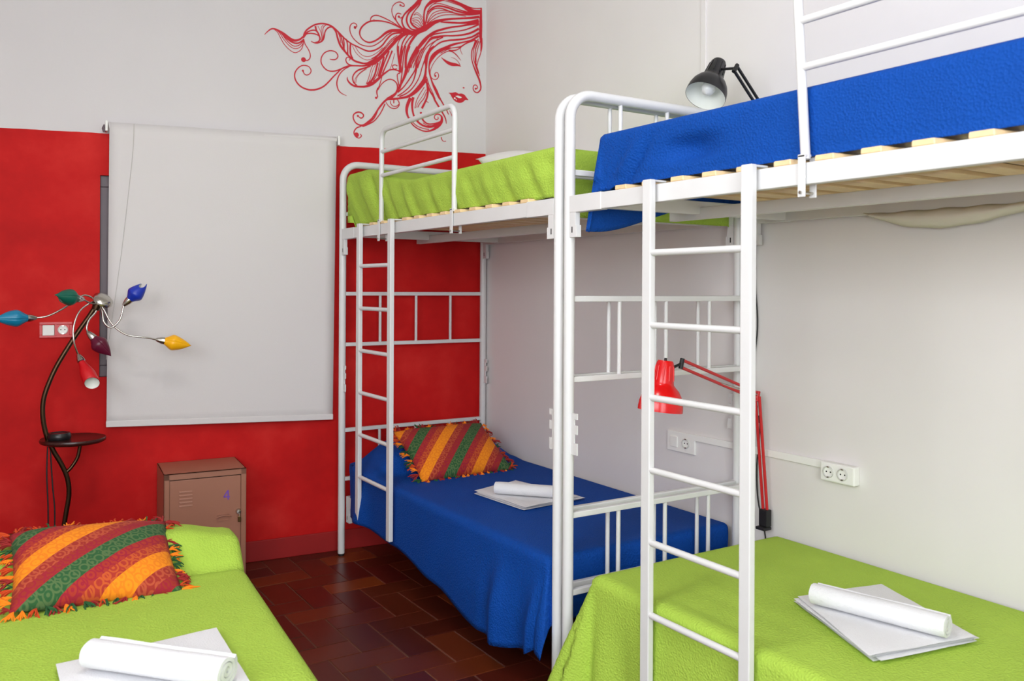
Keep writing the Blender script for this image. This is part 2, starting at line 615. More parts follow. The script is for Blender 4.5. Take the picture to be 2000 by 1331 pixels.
# back wall with the window opening behind the blind
W0, W1, WZ0, WZ1 = 1.0, 2.08, 1.0, 1.985
WLEN = 4.6
m = MB()
def wall_panel(m, s0, s1, z0, z1):
    m.box((s0, -0.25, z0), (s1, 0.0, z1))
m.box((-0.0, -0.25, -0.05), (W0, 0, ZC)); m.box((W1, -0.25, -0.05), (WLEN, 0, ZC))
m.box((W0, -0.25, -0.05), (W1, 0, WZ0)); m.box((W0, -0.25, WZ1), (W1, 0, ZC))
o = on_back(m.obj('wall_back', MT['backwall']))
struct(o, 'back wall painted red below and white above')
o = on_back(MB().box((0.012, 0.0, 0.0), (WLEN, 0.012, 0.108)).obj('baseboard_back', MT['skirting'], bevel=0.003))
struct(o, 'red painted skirting along the back wall')
o = MB().box((XR, YR - 0.2, -0.05), (XR + 0.25, 2.3, ZC)).obj('wall_right', MT['plaster']); struct(o, 'white plastered wall behind the bunks')
m = MB()
ys = [YR - 0.2]
for (a, b, c, d) in SIDE_WINDOWS:
    m.box((XL - 0.2, ys[-1], -0.05), (XL, a, ZC))
    m.box((XL - 0.2, a, -0.05), (XL, b, c))
    m.box((XL - 0.2, a, d), (XL, b, ZC))
    ys.append(b)
m.box((XL - 0.2, ys[-1], -0.05), (XL, 2.6, ZC))
struct(m.obj('wall_left', MT['plaster']))
o = MB().box((XL - 0.2, YR - 0.2, ZC), (XR + 0.25, 2.7, ZC + 0.12)).obj('ceiling', MT['ceiling']); struct(o)
# rear wall (behind the camera) with its two daylight windows
m = MB()
xs = [XL]
for (a, b, c, d) in sorted(WINDOWS):
    m.box((xs[-1], YR - 0.2, -0.05), (a, YR, ZC))
    m.box((a, YR - 0.2, -0.05), (b, YR, c))
    m.box((a, YR - 0.2, d), (b, YR, ZC))
    xs.append(b)
m.box((xs[-1], YR - 0.2, -0.05), (XR, YR, ZC))
struct(m.obj('wall_rear', MT['plaster']))
def window_frame(m, a, b, c, d, y0, y1, t):
    m.box((a, y0, c), (b, y1, c + t)); m.box((a, y0, d - t), (b, y1, d))
    m.box((a, y0, c + t), (a + t, y1, d - t)); m.box((b - t, y0, c + t), (b, y1, d - t))
    return m
for k, (a, b, c, d) in enumerate(WINDOWS):
    w = window_frame(MB(), a, b, c, d, YR - 0.1, YR - 0.05, 0.06)
    w.box(((a + b) / 2 - 0.03, YR - 0.1, c + 0.06), ((a + b) / 2 + 0.03, YR - 0.05, d - 0.06))
    struct(w.obj('window_%d' % (k + 2), MT['window_white']))
for k, (a, b, c, d) in enumerate(SIDE_WINDOWS):
    w = MB()
    x0, x1, t = XL - 0.1, XL - 0.05, 0.06
    w.box((x0, a, c), (x1, b, c + t)); w.box((x0, a, d - t), (x1, b, d))
    for y in (a, (a + b) / 2 - t / 2, b - t):
        w.box((x0, y, c + t), (x1, y + t, d - t))
    struct(w.obj('window_%d' % (k + 2 + len(WINDOWS)), MT['window_white']))
# the window behind the roller blind
w = on_back(window_frame(MB(), W0, W1, WZ0, WZ1, -0.10, -0.02, 0.055).obj('window_1', MT['frame_grey'], bevel=0.004))
struct(w, 'grey framed window mostly hidden behind the roller blind')
MB().box((W0 + 0.05, -0.085, WZ0 + 0.05), (W1 - 0.05, -0.075, WZ1 - 0.05)).obj('shutter', MT['shutter'], w)
MB().box((W0 + 0.05, -0.055, WZ0 + 0.05), (W1 - 0.05, -0.051, WZ1 - 0.05)).obj('pane', MT['glass'], w)

cl = thing('ceiling_lamp', 'round frosted glass ceiling lamp above the space between the beds', 'ceiling lamp', ADDED_LAMP)  # unseen fixture, added to brighten the room from above
MB().lathe([(0.0, 0.12), (0.15, 0.12), (0.16, 0.11), (0.235, 0.10), (0.24, 0.085), (0.225, 0.08)], 40).obj('rim', MT['window_white'], cl, smooth=0.7)
MB().lathe([(0.225, 0.09), (0.215, 0.055), (0.18, 0.025), (0.12, 0.008), (0.0, 0.0)], 40).obj('glass_bowl', MT['diffuser'], cl, smooth=0.9)
# roller blind, hung a little crooked
rb = on_back(thing('roller_blind', 'large white roller blind pulled down over the red wall', 'blind'))
rb.location = BW_ORG; rb.rotation_euler = (0, 0, BW_ANG)
TL, TR_, BR_, BL = (2.043, 2.236), (0.925, 2.26), (0.936, 0.727), (2.049, 0.762)
rows = []
for i in range(25):
    t = i / 24
    row = []
    for j in range(21):
        u = j / 20
        s = (TL[0] * (1 - u) + TR_[0] * u) * (1 - t) + (BL[0] * (1 - u) + BR_[0] * u) * t
        z = (TL[1] * (1 - u) + TR_[1] * u) * (1 - t) + (BL[1] * (1 - u) + BR_[1] * u) * t
        row.append((s, 0.062 + 0.002 * math.sin(5 * u + 2 * t) - 0.012 * t, z))
    rows.append(row)
fb = MB().grid(rows).obj('fabric', MT['blind'], rb, smooth=3.1)
sm = fb.modifiers.new('solid', 'SOLIDIFY'); sm.thickness = 0.0012
MB().tube([(2.045, 0.045, 2.221), (0.923, 0.045, 2.245)], 0.017, 14).obj('roller_tube', MT['blind'], rb, smooth=0.8)
bb = MB()
bb.add([(2.051, 0.044, 0.762), (0.934, 0.044, 0.727), (0.934, 0.056, 0.727), (2.051, 0.056, 0.762),
        (2.051, 0.044, 0.792), (0.934, 0.044, 0.757), (0.934, 0.056, 0.757), (2.051, 0.056, 0.792)],
       [(0, 3, 2, 1), (4, 5, 6, 7), (0, 1, 5, 4), (1, 2, 6, 5), (2, 3, 7, 6), (3, 0, 4, 7)])
bb.obj('bottom_bar', MT['blind'], rb, bevel=0.003)
for s, z in ((2.056, 2.222), (0.912, 2.245)):
    MB().box((s - 0.006, 0.0, z - 0.03), (s + 0.006, 0.068, z + 0.022)).obj('bracket', MT['plastic'], rb, bevel=0.004)
MB().tube([(2.062, 0.052, 2.222), (2.07, 0.052, 2.205), (2.064, 0.052, 2.188)], 0.007, 8).obj('chain_drive', MT['frame_grey'], rb, smooth=0.8)
MB().tube(catmull([(1.935, 0.072, 2.235), (1.94, 0.068, 2.094), (1.958, 0.065, 1.9), (1.981, 0.062, 1.667), (2.02, 0.06, 1.343), (2.045, 0.06, 1.15), (2.052, 0.062, 1.09)]), 0.0011, 6).obj('pull_cord', MT['cord'], rb, smooth=0.8)
HAIR = """1299,2777,2.7 1285,2794,4.9 1266,2811,6.8 1248,2815,8.2 1226,2809,9.5 1202,2796,15.0 1177,2779,18.0 1155,2769,15.3 1133,2769,11.6 1111,2779,9.3 1092,2797,8.3
1250,2813,3.8 1231,2799,3.8 1215,2771,3.8 1196,2741,3.8 1171,2717,3.8 1144,2703,3.9 1125,2707,3.9 1106,2723,3.9 1096,2746,3.9 1092,2772,3.9
1242,2814,3.8 1221,2798,3.8 1202,2771,3.8 1180,2746,3.8 1155,2728,3.8 1133,2725,3.9 1111,2736,3.9 1096,2757,3.9 1092,2775,3.9
1231,2810,4.3 1210,2794,4.3 1191,2772,4.4 1172,2753,4.4 1150,2739,4.4 1131,2739,4.4 1111,2750,4.4 1095,2771,4.4
1215,2804,7.6 1191,2780,7.6 1166,2762,7.6 1142,2754,7.7 1120,2757,7.7 1100,2771,7.7 1091,2783,7.7
1092,2788,7.7 1090,2805,9.3 1079,2829,8.2 1056,2851,7.8 1029,2869,7.8 995,2880,8.3 967,2880,8.9 941,2874,8.9 918,2860,9.0 892,2838,9.0 863,2814,7.9 828,2793,7.3 793,2781,7.4 758,2769,7.4
758,2769,8.0 728,2764,8.0 698,2772,8.0 669,2789,8.0 645,2812,8.1 627,2838,8.1 603,2867,8.1 578,2884,8.1 532,2894,8.2
1092,2783,5.0 1084,2756,5.0 1067,2731,5.0 1056,2705,5.0 1058,2682,5.0 1072,2669,5.0 1083,2671,5.0
1087,2803,6.6 1073,2821,6.7 1056,2832,6.6 1034,2838,6.6 1020,2832,6.7 1009,2814,6.7 1004,2795,6.7 1011,2780,6.7 1028,2772,6.7
1089,2794,6.0 1078,2810,6.1 1062,2817,6.1 1040,2819,6.1 1020,2816,6.1 1006,2809,6.1
1052,2776,3.9 1039,2771,5.5 1022,2770,7.2 1003,2777,7.3 986,2792,7.2 979,2815,6.7 976,2835,6.7 967,2853,6.7 950,2867,7.3 933,2869,7.3
1029,2861,9.4 1023,2840,8.3 1012,2824,6.7 1003,2803,5.5 1003,2787,5.5
1015,2863,2.8 1003,2842,2.8 995,2818,2.8 997,2787,2.8
984,2873,2.8 995,2860,2.8 995,2832,2.8 990,2805,2.8 994,2785,2.8
970,2875,3.9 984,2862,3.9 988,2839,3.9 985,2814,3.9 989,2791,3.9
933,2869,9.0 915,2846,8.4 904,2809,9.6 889,2774,11.2 863,2744,10.2 831,2714,9.6 802,2698,10.2 757,2692,9.7
757,2692,8.6 722,2699,11.4 692,2714,17.2
912,2858,4.5 895,2827,4.5 886,2788,4.5
892,2836,6.2 881,2806,6.2 872,2765,6.2 863,2749,6.2
875,2827,6.8 869,2791,6.8 869,2754,6.8
857,2815,6.7 849,2782,6.8 848,2743,6.8 845,2721,6.8
831,2796,9.0 834,2767,9.0 831,2734,9.0 819,2710,9.0
822,2783,2.9 805,2751,2.8 781,2729,2.9 755,2716,2.9 731,2715,2.9 698,2729,2.9 662,2761,2.9 630,2800,2.9
805,2780,3.1 787,2754,3.1 764,2737,3.1 740,2733,3.1 713,2740,3.1 680,2762,3.2 645,2795,3.2
808,2883,4.0 797,2894,5.1 803,2906,5.1 817,2908,5.1 832,2896,5.1 837,2871,5.1 829,2842,5.1 808,2816,5.1 779,2797,5.1 758,2792,5.1
758,2792,5.1 728,2791,5.1 699,2799,5.2 669,2819,5.2 645,2841,5.2 621,2868,5.2 594,2886,5.2
949,2692,3.4 932,2691,5.6 914,2696,5.6 903,2713,5.6 912,2732,5.6 932,2739,5.6 955,2736,5.6 980,2720,5.6 995,2693,5.6 995,2665,6.1 980,2642,6.2 957,2628,6.2 925,2629,6.7 894,2641,7.3 865,2657,7.9 836,2669,7.9 801,2674,7.3 757,2679,8.6 722,2693,11.5
1095,2611,5.0 1088,2596,5.0 1075,2590,5.0 1058,2599,5.0 1051,2617,5.0 1061,2635,5.0 1080,2641,5.5 1102,2637,5.5 1124,2619,6.0 1139,2590,6.6 1136,2560,7.2 1118,2534,7.7 1091,2518,8.2 1055,2512,8.9 1016,2520,8.9 982,2539,7.8 954,2567,7.3 928,2598,6.7 905,2623,6.7 880,2649,6.8 845,2667,7.3
853,2502,2.3 879,2511,4.5 899,2528,5.6 908,2558,6.7 905,2586,6.2 891,2619,5.6 865,2647,5.1 831,2669,4.5
842,2698,2.8 834,2705,4.0 839,2713,4.0 851,2714,4.5 858,2702,5.6 854,2686,6.2 839,2675,7.3 816,2672,7.3
849,2607,2.8 848,2590,7.3 833,2572,9.6 810,2561,10.2 780,2560,10.2 745,2565,11.4 709,2583,16.1 674,2613,14.4 644,2643,10.3 608,2673,7.5
608,2673,7.0 583,2679,7.0 559,2677,7.0 543,2672,7.0
716,2683,8.6 751,2667,8.6 787,2651,8.0 810,2629,6.8 819,2605,6.8 813,2580,7.4 795,2565,7.4
722,2679,2.9 757,2655,2.9 786,2629,2.8 804,2601,2.9 807,2578,2.9
739,2663,2.6 775,2636,2.6 795,2608,2.5 801,2579,2.5
704,2687,3.4 716,2657,3.4 727,2616,3.5 742,2577,3.4
686,2698,2.6 704,2658,2.6 718,2611,2.6 733,2581,2.6
674,2705,9.7 683,2672,9.2 692,2637,9.1 712,2600,10.8 736,2577,15.4
659,2718,4.6 668,2680,4.6 680,2638,4.6 701,2601,4.6
638,2747,9.9 647,2708,9.8 659,2670,9.8 671,2628,9.8
623,2758,4.0 632,2722,4.0 644,2683,4.0 659,2641,4.0
740,2688,17.1 704,2704,28.5 668,2729,21.9 638,2761,17.2 608,2797,17.4
608,2797,17.4 584,2826,17.4 560,2856,19.1 529,2883,20.3 502,2899,23.4
608,2780,8.6 629,2731,7.5 644,2689,6.9 659,2641,6.9 668,2628,9.8
590,2785,8.7 608,2739,7.5 629,2690,6.9 647,2648,7.5
575,2772,2.9 584,2737,2.9 596,2695,2.9 608,2670,2.9
562,2687,5.2 576,2682,5.2 587,2690,5.2 585,2702,5.2 571,2707,5.2 559,2702,5.2
650,2630,4.6 656,2607,4.6 667,2574,4.6 676,2555,4.6
672,2565,8.6 679,2547,7.5 678,2529,6.3 675,2515,5.8 683,2509,6.9
673,2553,4.0 655,2584,4.6 634,2606,5.2 607,2621,5.8 580,2618,6.4 561,2600,7.0 557,2574,8.7 567,2547,11.6 592,2524,16.2 619,2507,14.5
619,2507,11.6 640,2487,10.3 664,2456,9.8 685,2423,8.6 705,2392,9.7 729,2367,12.5 755,2347,13.1 782,2348,7.3 803,2360,6.8 814,2382,6.8 812,2402,6.8 794,2416,7.4 774,2418,7.4 757,2407,6.8 759,2393,6.2 772,2386,5.7 782,2393,5.1
631,2480,6.9 649,2440,5.8 667,2410,5.8 696,2376,6.3 732,2355,8.6 761,2341,8.6
667,2456,5.2 679,2423,5.2 696,2390,5.1 720,2368,5.2
770,2340,5.7 794,2330,6.2 808,2311,6.2 809,2294,5.7 796,2278,5.1 779,2275,5.1 767,2288,5.1 776,2298,4.0
625,2489,4.6 610,2470,4.6 588,2459,5.2 564,2462,5.2 547,2480,5.3 549,2500,5.8 558,2510,5.8
599,2500,4.6 597,2486,4.6 585,2473,4.6 564,2473,4.6 549,2485,4.6
579,2508,5.8 579,2488,5.8
607,2511,14.5 576,2514,11.6 540,2521,10.4 499,2534,12.8 469,2552,17.6 437,2582,22.2 409,2617,23.6 391,2643,25.4
394,2643,20.5 388,2679,13.0 385,2720,10.6 388,2752,13.6 379,2786,16.5 360,2821,11.8 335,2845,7.1
478,2530,17.6 493,2497,17.6 501,2467,16.4 499,2438,12.9 486,2407,8.2 464,2377,7.0 436,2359,7.0 402,2348,7.0 373,2348,7.7 338,2361,11.9 306,2385,17.3 287,2411,17.3 284,2435,12.5 294,2449,7.1 310,2453,6.0 326,2446,5.4 331,2430,5.4 319,2420,5.4 307,2427,5.4 310,2438,4.2
462,2535,14.8 468,2499,12.9 466,2461,10.5 455,2424,9.9 433,2397,10.6 402,2379,10.5 364,2374,10.6 326,2386,14.9 294,2407,14.9
483,2419,4.7 464,2391,4.7 433,2371,4.7 398,2362,4.7 364,2359,4.7
415,2455,11.8 411,2429,10.5 396,2404,9.4 370,2391,7.7 338,2394,7.1 303,2406,7.1
402,2394,4.1 373,2382,4.1 338,2384,4.2 310,2394,4.2
432,2435,3.5 432,2409,3.5 427,2395,3.5
394,2601,4.1 422,2557,4.1 443,2514,4.1 452,2472,4.1
384,2588,3.0 406,2547,3.0 431,2509,3.0 446,2475,3.0
381,2573,4.7 396,2536,4.7 421,2504,4.7 434,2479,4.7
378,2627,11.8 373,2595,13.0 374,2559,10.6 384,2526,10.6 409,2476,11.8
380,2520,3.5 368,2514,3.5
384,2650,9.9 378,2621,10.0 359,2582,10.1 339,2554,10.0 330,2534,10.1
330,2534,10.7 307,2501,10.0 281,2465,8.9 261,2431,7.2 256,2402,3.6
363,2756,7.1 366,2723,7.1 362,2688,8.3 349,2642,8.8 333,2602,8.8 307,2557,11.3 294,2541,11.9
294,2541,8.9 275,2513,7.1 259,2491,7.2 242,2457,4.8
381,2662,4.7 365,2616,4.7 343,2574,4.8 326,2538,4.8
236,2481,3.0 219,2450,4.2 206,2427,5.4 196,2401,5.4 199,2383,4.8 212,2377,3.6
212,2377,3.6 216,2387,3.6 211,2394,3.6
287,2321,6.5 285,2310,4.8 274,2299,3.6 257,2300,4.2
214,2304,3.6 213,2287,3.6
235,2831,4.2 270,2815,4.8 302,2790,4.2 328,2760,3.5 347,2728,3.5 358,2694,3.5 353,2665,3.5 337,2652,4.1 317,2656,4.8 306,2673,4.8 311,2691,4.2 324,2692,4.1 332,2679,4.2 327,2672,4.2
231,2850,6.0 277,2829,6.5 315,2803,7.7 344,2773,13.1 359,2747,10.0 366,2717,7.1 362,2682,8.8 346,2636,8.3 320,2592,10.7 301,2549,11.9
244,2830,9.0 218,2826,6.0 192,2810,5.4 166,2783,2.4
228,2793,1.8 202,2788,2.4 182,2772,3.0 169,2753,4.8
163,2865,3.0 169,2846,3.0 163,2832,3.0 156,2819,3.0
244,2832,8.9 218,2834,7.1 189,2843,6.0 159,2865,3.0
67,2917,12.2 80,2885,7.3 95,2847,6.0 96,2807,6.0 86,2769,6.7 65,2723,10.4 45,2683,10.9 35,2647,9.2 38,2623,7.9 58,2605,6.7 78,2612,6.1 85,2630,5.4 78,2647,5.5 62,2647,5.4 57,2633,5.4 68,2625,5.4
50,2913,7.3 70,2865,6.1 73,2819,6.1 69,2780,7.3 52,2731,7.3 42,2704,2.4
53,2925,4.9 80,2867,4.8 86,2817,4.8 72,2768,4.8 52,2718,4.8
30,2934,7.9 29,2886,7.3 36,2845,5.5 53,2797,4.8 62,2760,4.8
40,2915,4.3 56,2867,4.3 66,2820,4.3 66,2784,4.2
34,3113,7.9 37,3067,15.2 37,3006,18.1 38,2945,18.3 33,2900,11.0 36,2854,6.1
34,3110,6.0 81,3102,6.0 118,3104,9.1 167,3114,13.8 217,3124,15.0 266,3132,14.9
37,3086,24.2 81,3082,24.4 118,3089,23.0 151,3102,16.9 191,3116,10.8 233,3128,9.0
41,3079,12.2 94,3068,10.3 147,3066,10.2 200,3070,10.2 249,3080,10.1 297,3082,9.4 330,3074,8.3 361,3051,7.7 380,3022,5.9 386,2986,5.9 392,2955,8.8
51,3074,9.1 101,3061,7.3 167,3054,7.2 216,3056,7.1 265,3066,6.6 304,3069,6.5 342,3057,5.9 367,3030,4.7 380,2998,4.1 386,2968,4.1
101,3070,9.1 167,3078,7.2 217,3085,6.0 265,3093,4.8 304,3096,4.2 339,3087,4.2 364,3063,4.1 380,3034,4.1
151,3102,6.0 200,3109,4.8 249,3116,4.2 288,3116,3.6 330,3095,3.5 361,3069,3.5
249,3143,12.0 298,3118,17.9 342,3105,19.6 374,3079,14.2 393,3050,9.9 399,3016,8.8 399,2978,11.8 396,2949,17.7
216,3061,4.2 265,3060,4.2 304,3054,4.2 342,3034,4.2 364,3004,4.1 380,2972,4.1
200,3055,4.2 249,3054,4.2 291,3044,4.2 329,3027,4.2 361,2995,4.1 380,2963,4.1
134,3047,4.2 200,3046,4.2 265,3036,4.2 304,3022,4.2 342,2998,4.1 370,2973,4.1
47,3057,15.1 101,3043,12.1 167,3030,10.2 226,3018,10.8 281,3004,13.7 329,2985,19.5 367,2959,25.4 399,2934,29.5
51,3035,18.3 101,3018,15.1 167,3003,10.2 232,2996,10.2 297,2990,6.0
50,3020,15.1 101,3006,12.1 167,2985,9.0 232,2968,9.6 281,2950,11.3 329,2929,12.4 367,2900,14.8 398,2866,19.5 429,2826,17.6 454,2788,14.8 476,2744,12.9 491,2699,13.5
50,3011,9.1 100,2985,7.3 150,2963,6.6 216,2945,6.0 280,2930,6.5 335,2913,7.7 360,2895,5.9
50,2986,12.2 100,2955,10.9 150,2936,9.6 216,2921,7.8 264,2914,7.8 312,2901,13.7 351,2887,13.6 376,2860,8.8 404,2818,7.1
47,2962,12.1 93,2932,9.1 147,2912,9.0 199,2899,10.2 248,2889,8.9 296,2871,7.7 335,2839,7.1 366,2808,13.6 379,2771,14.2 385,2711,11.8
50,2944,10.9 100,2910,9.1 160,2889,8.5 215,2870,12.0 264,2845,13.1 312,2818,14.9 344,2787,16.1 360,2756,11.8
73,2916,6.7 133,2887,7.2 166,2864,7.9 205,2853,5.4 238,2843,4.8 296,2808,4.2
312,2890,4.8 351,2849,4.7 373,2810,4.7
280,2903,6.5 328,2875,5.4 373,2840,4.7 401,2801,5.3 423,2745,6.5 438,2705,8.8
360,2874,4.4 398,2831,4.4 426,2789,4.4 448,2748,4.4 463,2702,4.4
429,2809,4.1 448,2777,4.1 466,2740,4.1 476,2700,4.1
399,2934,26.6 439,2904,14.6 467,2868,12.9 489,2830,11.7 504,2787,11.7 510,2746,10.4 510,2696,10.5
442,2907,6.5 480,2878,6.4 507,2840,6.4 523,2802,6.4 532,2761,6.4 538,2716,6.4
492,2894,7.0 523,2849,7.0 538,2800,7.0 544,2750,7.0 541,2707,7.0
517,2882,4.6 548,2849,4.6 560,2809,5.2 556,2763,7.0 544,2712,14.6
539,2914,17.4 508,2907,31.0 467,2903,23.4 424,2924,23.4 392,2943,31.0
533,2918,8.8 563,2928,7.0 603,2939,6.9 645,2943,6.9 687,2940,8.0 729,2928,8.0 764,2899,8.0 780,2868,8.0 776,2840,6.8 755,2820,6.8 726,2813,8.6 693,2826,8.6 660,2851,9.8 627,2881,12.8 591,2898,16.2 532,2906,17.4
539,2920,6.4 573,2938,5.2 609,2953,5.2 646,2965,5.8 682,2971,5.7 708,2961,5.8 719,2943,5.2 714,2935,4.6 699,2940,4.0 699,2948,3.5
536,2917,7.0 557,2946,5.8 582,2974,5.2 594,3007,4.1 588,3037,4.1 567,3059,4.6 543,3067,5.3 521,3059,5.2 524,3044,5.2 543,3050,4.6
529,2918,7.0 557,2943,6.4 571,2970,6.4 568,2991,5.8 555,3002,5.2 536,2999,4.7
551,2983,4.6 542,2976,4.6 530,2985,4.6
400,3119,17.7 425,3098,17.6 456,3063,14.6 487,3035,10.5 518,3001,8.2 533,2964,8.7 523,2931,9.9 499,2911,10.5 461,2904,8.8 424,2913,8.8
425,3089,14.8 462,3045,10.5 493,3011,8.7 505,2974,9.9 496,2943,9.9 474,2923,8.2 436,2923,8.2
418,3099,8.8 428,3068,7.0 456,3031,5.8 474,2999,7.6 480,2969,10.5 468,2947,10.5 436,2931,11.7 411,2932,17.7
411,2944,4.1 424,2968,4.1 443,2980,4.1 471,2973,4.1
408,2959,3.0 424,2989,3.0 446,2994,2.9 471,2982,2.9
405,2974,3.0 421,3001,3.0 443,3013,2.9 462,3004,2.9
408,3000,2.7 431,3020,2.6 446,3021,2.6 462,3007,2.6
418,2946,3.5 443,2966,3.5 468,2965,3.5
424,2939,3.5 449,2953,3.5 471,2959,3.5
560,2876,4.1 596,2848,4.1 624,2812,4.0 651,2780,4.0 680,2747,4.0 713,2723,4.0
542,2881,4.7 584,2849,4.6 614,2814,4.6 644,2775,4.6 677,2742,4.6 704,2718,4.6
553,2816,7.0 553,2772,7.0 547,2730,11.7 541,2695,16.4 543,2666,14.5
529,2819,5.8 535,2775,5.8 538,2731,5.8
510,2822,7.0 519,2777,6.4 525,2732,5.8 528,2688,5.8 534,2644,5.8 540,2597,7.0
486,2825,11.7 501,2785,11.6 507,2746,10.5 507,2705,8.8 513,2664,10.4 531,2615,8.7 549,2575,16.2
436,2826,16.4 470,2768,14.0 491,2719,12.2 503,2677,13.5 522,2631,11.7 546,2584,11.6 561,2554,16.2
426,2809,4.1 454,2753,4.1 479,2709,4.1 494,2672,4.1
411,2820,5.9 429,2782,7.0 445,2734,8.8 451,2695,7.0 485,2638,6.4 521,2587,6.4 555,2554,8.7
392,2832,5.3 417,2787,5.3 435,2735,5.3 447,2683,8.8 460,2635,6.5 484,2594,5.8 521,2558,5.8 558,2531,5.8
391,2764,5.9 410,2708,5.8 422,2666,5.3 441,2625,5.8 472,2581,5.8 506,2551,6.4 546,2529,7.0
543,2663,5.8 559,2653,5.2 555,2618,5.8 546,2584,7.5"""
HAIR_DOTS = [(1092, 2671, 13.2), (807, 2884, 6.8), (1095, 2611, 6.0), (683, 2508, 6.9), (788, 2397, 6.3), (795, 2291, 13.7), (807, 2886, 7.3), (543, 3050, 5.8), (551, 2983, 7.0), (326, 2673, 6.5), (68, 2627, 6.1), (146, 2624, 5.1)]
EYE = [(294, 2788), (276, 2780), (250, 2770), (221, 2764), (192, 2762), (172, 2754), (164, 2746), (185, 2747), (218, 2743), (244, 2748), (270, 2764)]
LIPS = [(244, 2585), (220, 2587), (197, 2593), (178, 2586), (161, 2589), (141, 2584), (128, 2570), (115, 2555), (134, 2554), (151, 2539), (174, 2532), (200, 2539), (220, 2558), (230, 2575)]
SHINE = [(200, 2569), (181, 2574), (158, 2566), (176, 2560)]
# ------------------------------------------------------------------ wall decal: woman's face with flowing hair
dc = thing('wall_decal', 'red vinyl wall drawing of a woman with flowing swirling hair', 'wall decal')
on_back(dc)
mb = MB()
for k, line in enumerate(HAIR.split('\n')):
    pts = [tuple(float(c) for c in q.split(',')) for q in line.split()]
    pts = catmull(pts, 5)
    d = 0.0012 + 0.00001 * k
    L, Rr = [], []
    for i, (s, z, w) in enumerate(pts):
        a, b = pts[max(0, i - 1)], pts[min(len(pts) - 1, i + 1)]
        tx, tz = b[0] - a[0], b[1] - a[1]
        n = math.hypot(tx, tz) or 1
        h = 0.54 * w
        L.append(((s - tz / n * h) / 1000, d, (z + tx / n * h) / 1000))
        Rr.append(((s + tz / n * h) / 1000, d, (z - tx / n * h) / 1000))
    mb.grid([L, Rr])
for (s, z, r) in HAIR_DOTS[:-1]:
    mb.add([((s + r * math.cos(a * math.pi / 8)) / 1000, 0.0012, (z + r * math.sin(a * math.pi / 8)) / 1000) for a in range(16)], [tuple(range(16))])
mb.obj('hair', MT['decal'], dc)
def poly(pts, d):
    pts2 = catmull([tuple(p) for p in pts] + [tuple(pts[0])], 3)[:-1]
    return MB().add([(p[0] / 1000, d, p[1] / 1000) for p in pts2], [tuple(range(len(pts2)))])
poly(EYE, 0.0012).obj('eyelash', MT['decal'], dc)
lp = poly(LIPS, 0.0012).obj('lips', MT['decal'], dc)
poly(SHINE, 0.002).obj('lip_highlight', MT['decal_white'], lp)
for (s, z, r) in ((203, 2556, 5.5), (193, 2549, 3.0)):
    MB().add([((s + r * math.cos(a * math.pi / 6)) / 1000, 0.002, (z + r * math.sin(a * math.pi / 6)) / 1000) for a in range(12)], [tuple(range(12))]).obj('lip_highlight', MT['decal_white'], lp)
s, z, r = HAIR_DOTS[-1]
MB().add([((s + 1.3 * r * math.cos(a * math.pi / 8)) / 1000, 0.0012, (z + 0.8 * r * math.sin(a * math.pi / 8)) / 1000) for a in range(16)], [tuple(range(16))]).obj('nostril', MT['decal'], dc)

# ------------------------------------------------------------------ bunk beds
BW_ = 0.879      # distance between the post centres across the bed
BL_ = 2.0        # and along it
PR = 0.0185      # post radius
def sq_bar(x0, x1, y, z, h=0.010):
    """square tube with a shallow groove line along its top edge"""
    return MB().box((x0, y - h, z - h), (x1, y + h, z + h))
def end_frame(parent, y, inward):
    zt, cr = 2.109, 0.085
    pts = [(0, y, 0.012), (0, y, zt - cr)]
    for k in range(1, 8):
        a = math.pi / 2 * k / 8
        pts.append((cr - cr * math.cos(a), y, zt - cr + cr * math.sin(a)))
    pts.append((cr, y, zt))
    pts += [(BW_ - p[0], p[1], p[2]) for p in reversed(pts)]
    f = MB().tube(pts, PR, 18).obj('end_frame', MT['metal_white'], parent, smooth=0.9)
    for x in (0, BW_):
        MB().tube([(x, y, 0.0), (x, y, 0.013)], 0.0165, 14).obj('foot_cap', MT['rubber'], f, smooth=0.9)
    for z in (1.84, 1.410, 1.136, 0.674, 0.411):
        sq_bar(0.012, BW_ - 0.012, y, z).obj('crossbar', MT['metal_white'], f, bevel=0.0025)
    for z0, z1 in ((1.85, 2.095), (1.146, 1.40), (0.421, 0.664)):
        for k in (1, 2, 3):
            MB().tube([(BW_ * k / 4, y, z0 - 0.003), (BW_ * k / 4, y, z1 + 0.003)], 0.0078, 10).obj('spindle', MT['metal_white'], f, smooth=0.9)
    # slotted hook plates half way up each post (for a spare bed level)
    for x in (0, BW_):
        y0, y1 = y + inward * 0.014, y + inward * 0.050
        h = MB()
        for z0, z1, c in ((0.885, 0.925, 1), (0.955, 0.985, 1), (1.005, 1.025, 1), (0.925, 0.955, 0.55), (0.985, 1.005, 0.55)):
            ya, yb = sorted((y0, y0 + (y1 - y0) * c))
            h.box((x - 0.0025, ya, z0), (x + 0.0025, yb, z1))
        h.obj('hook_plate', MT['metal_white'], f)
    return f
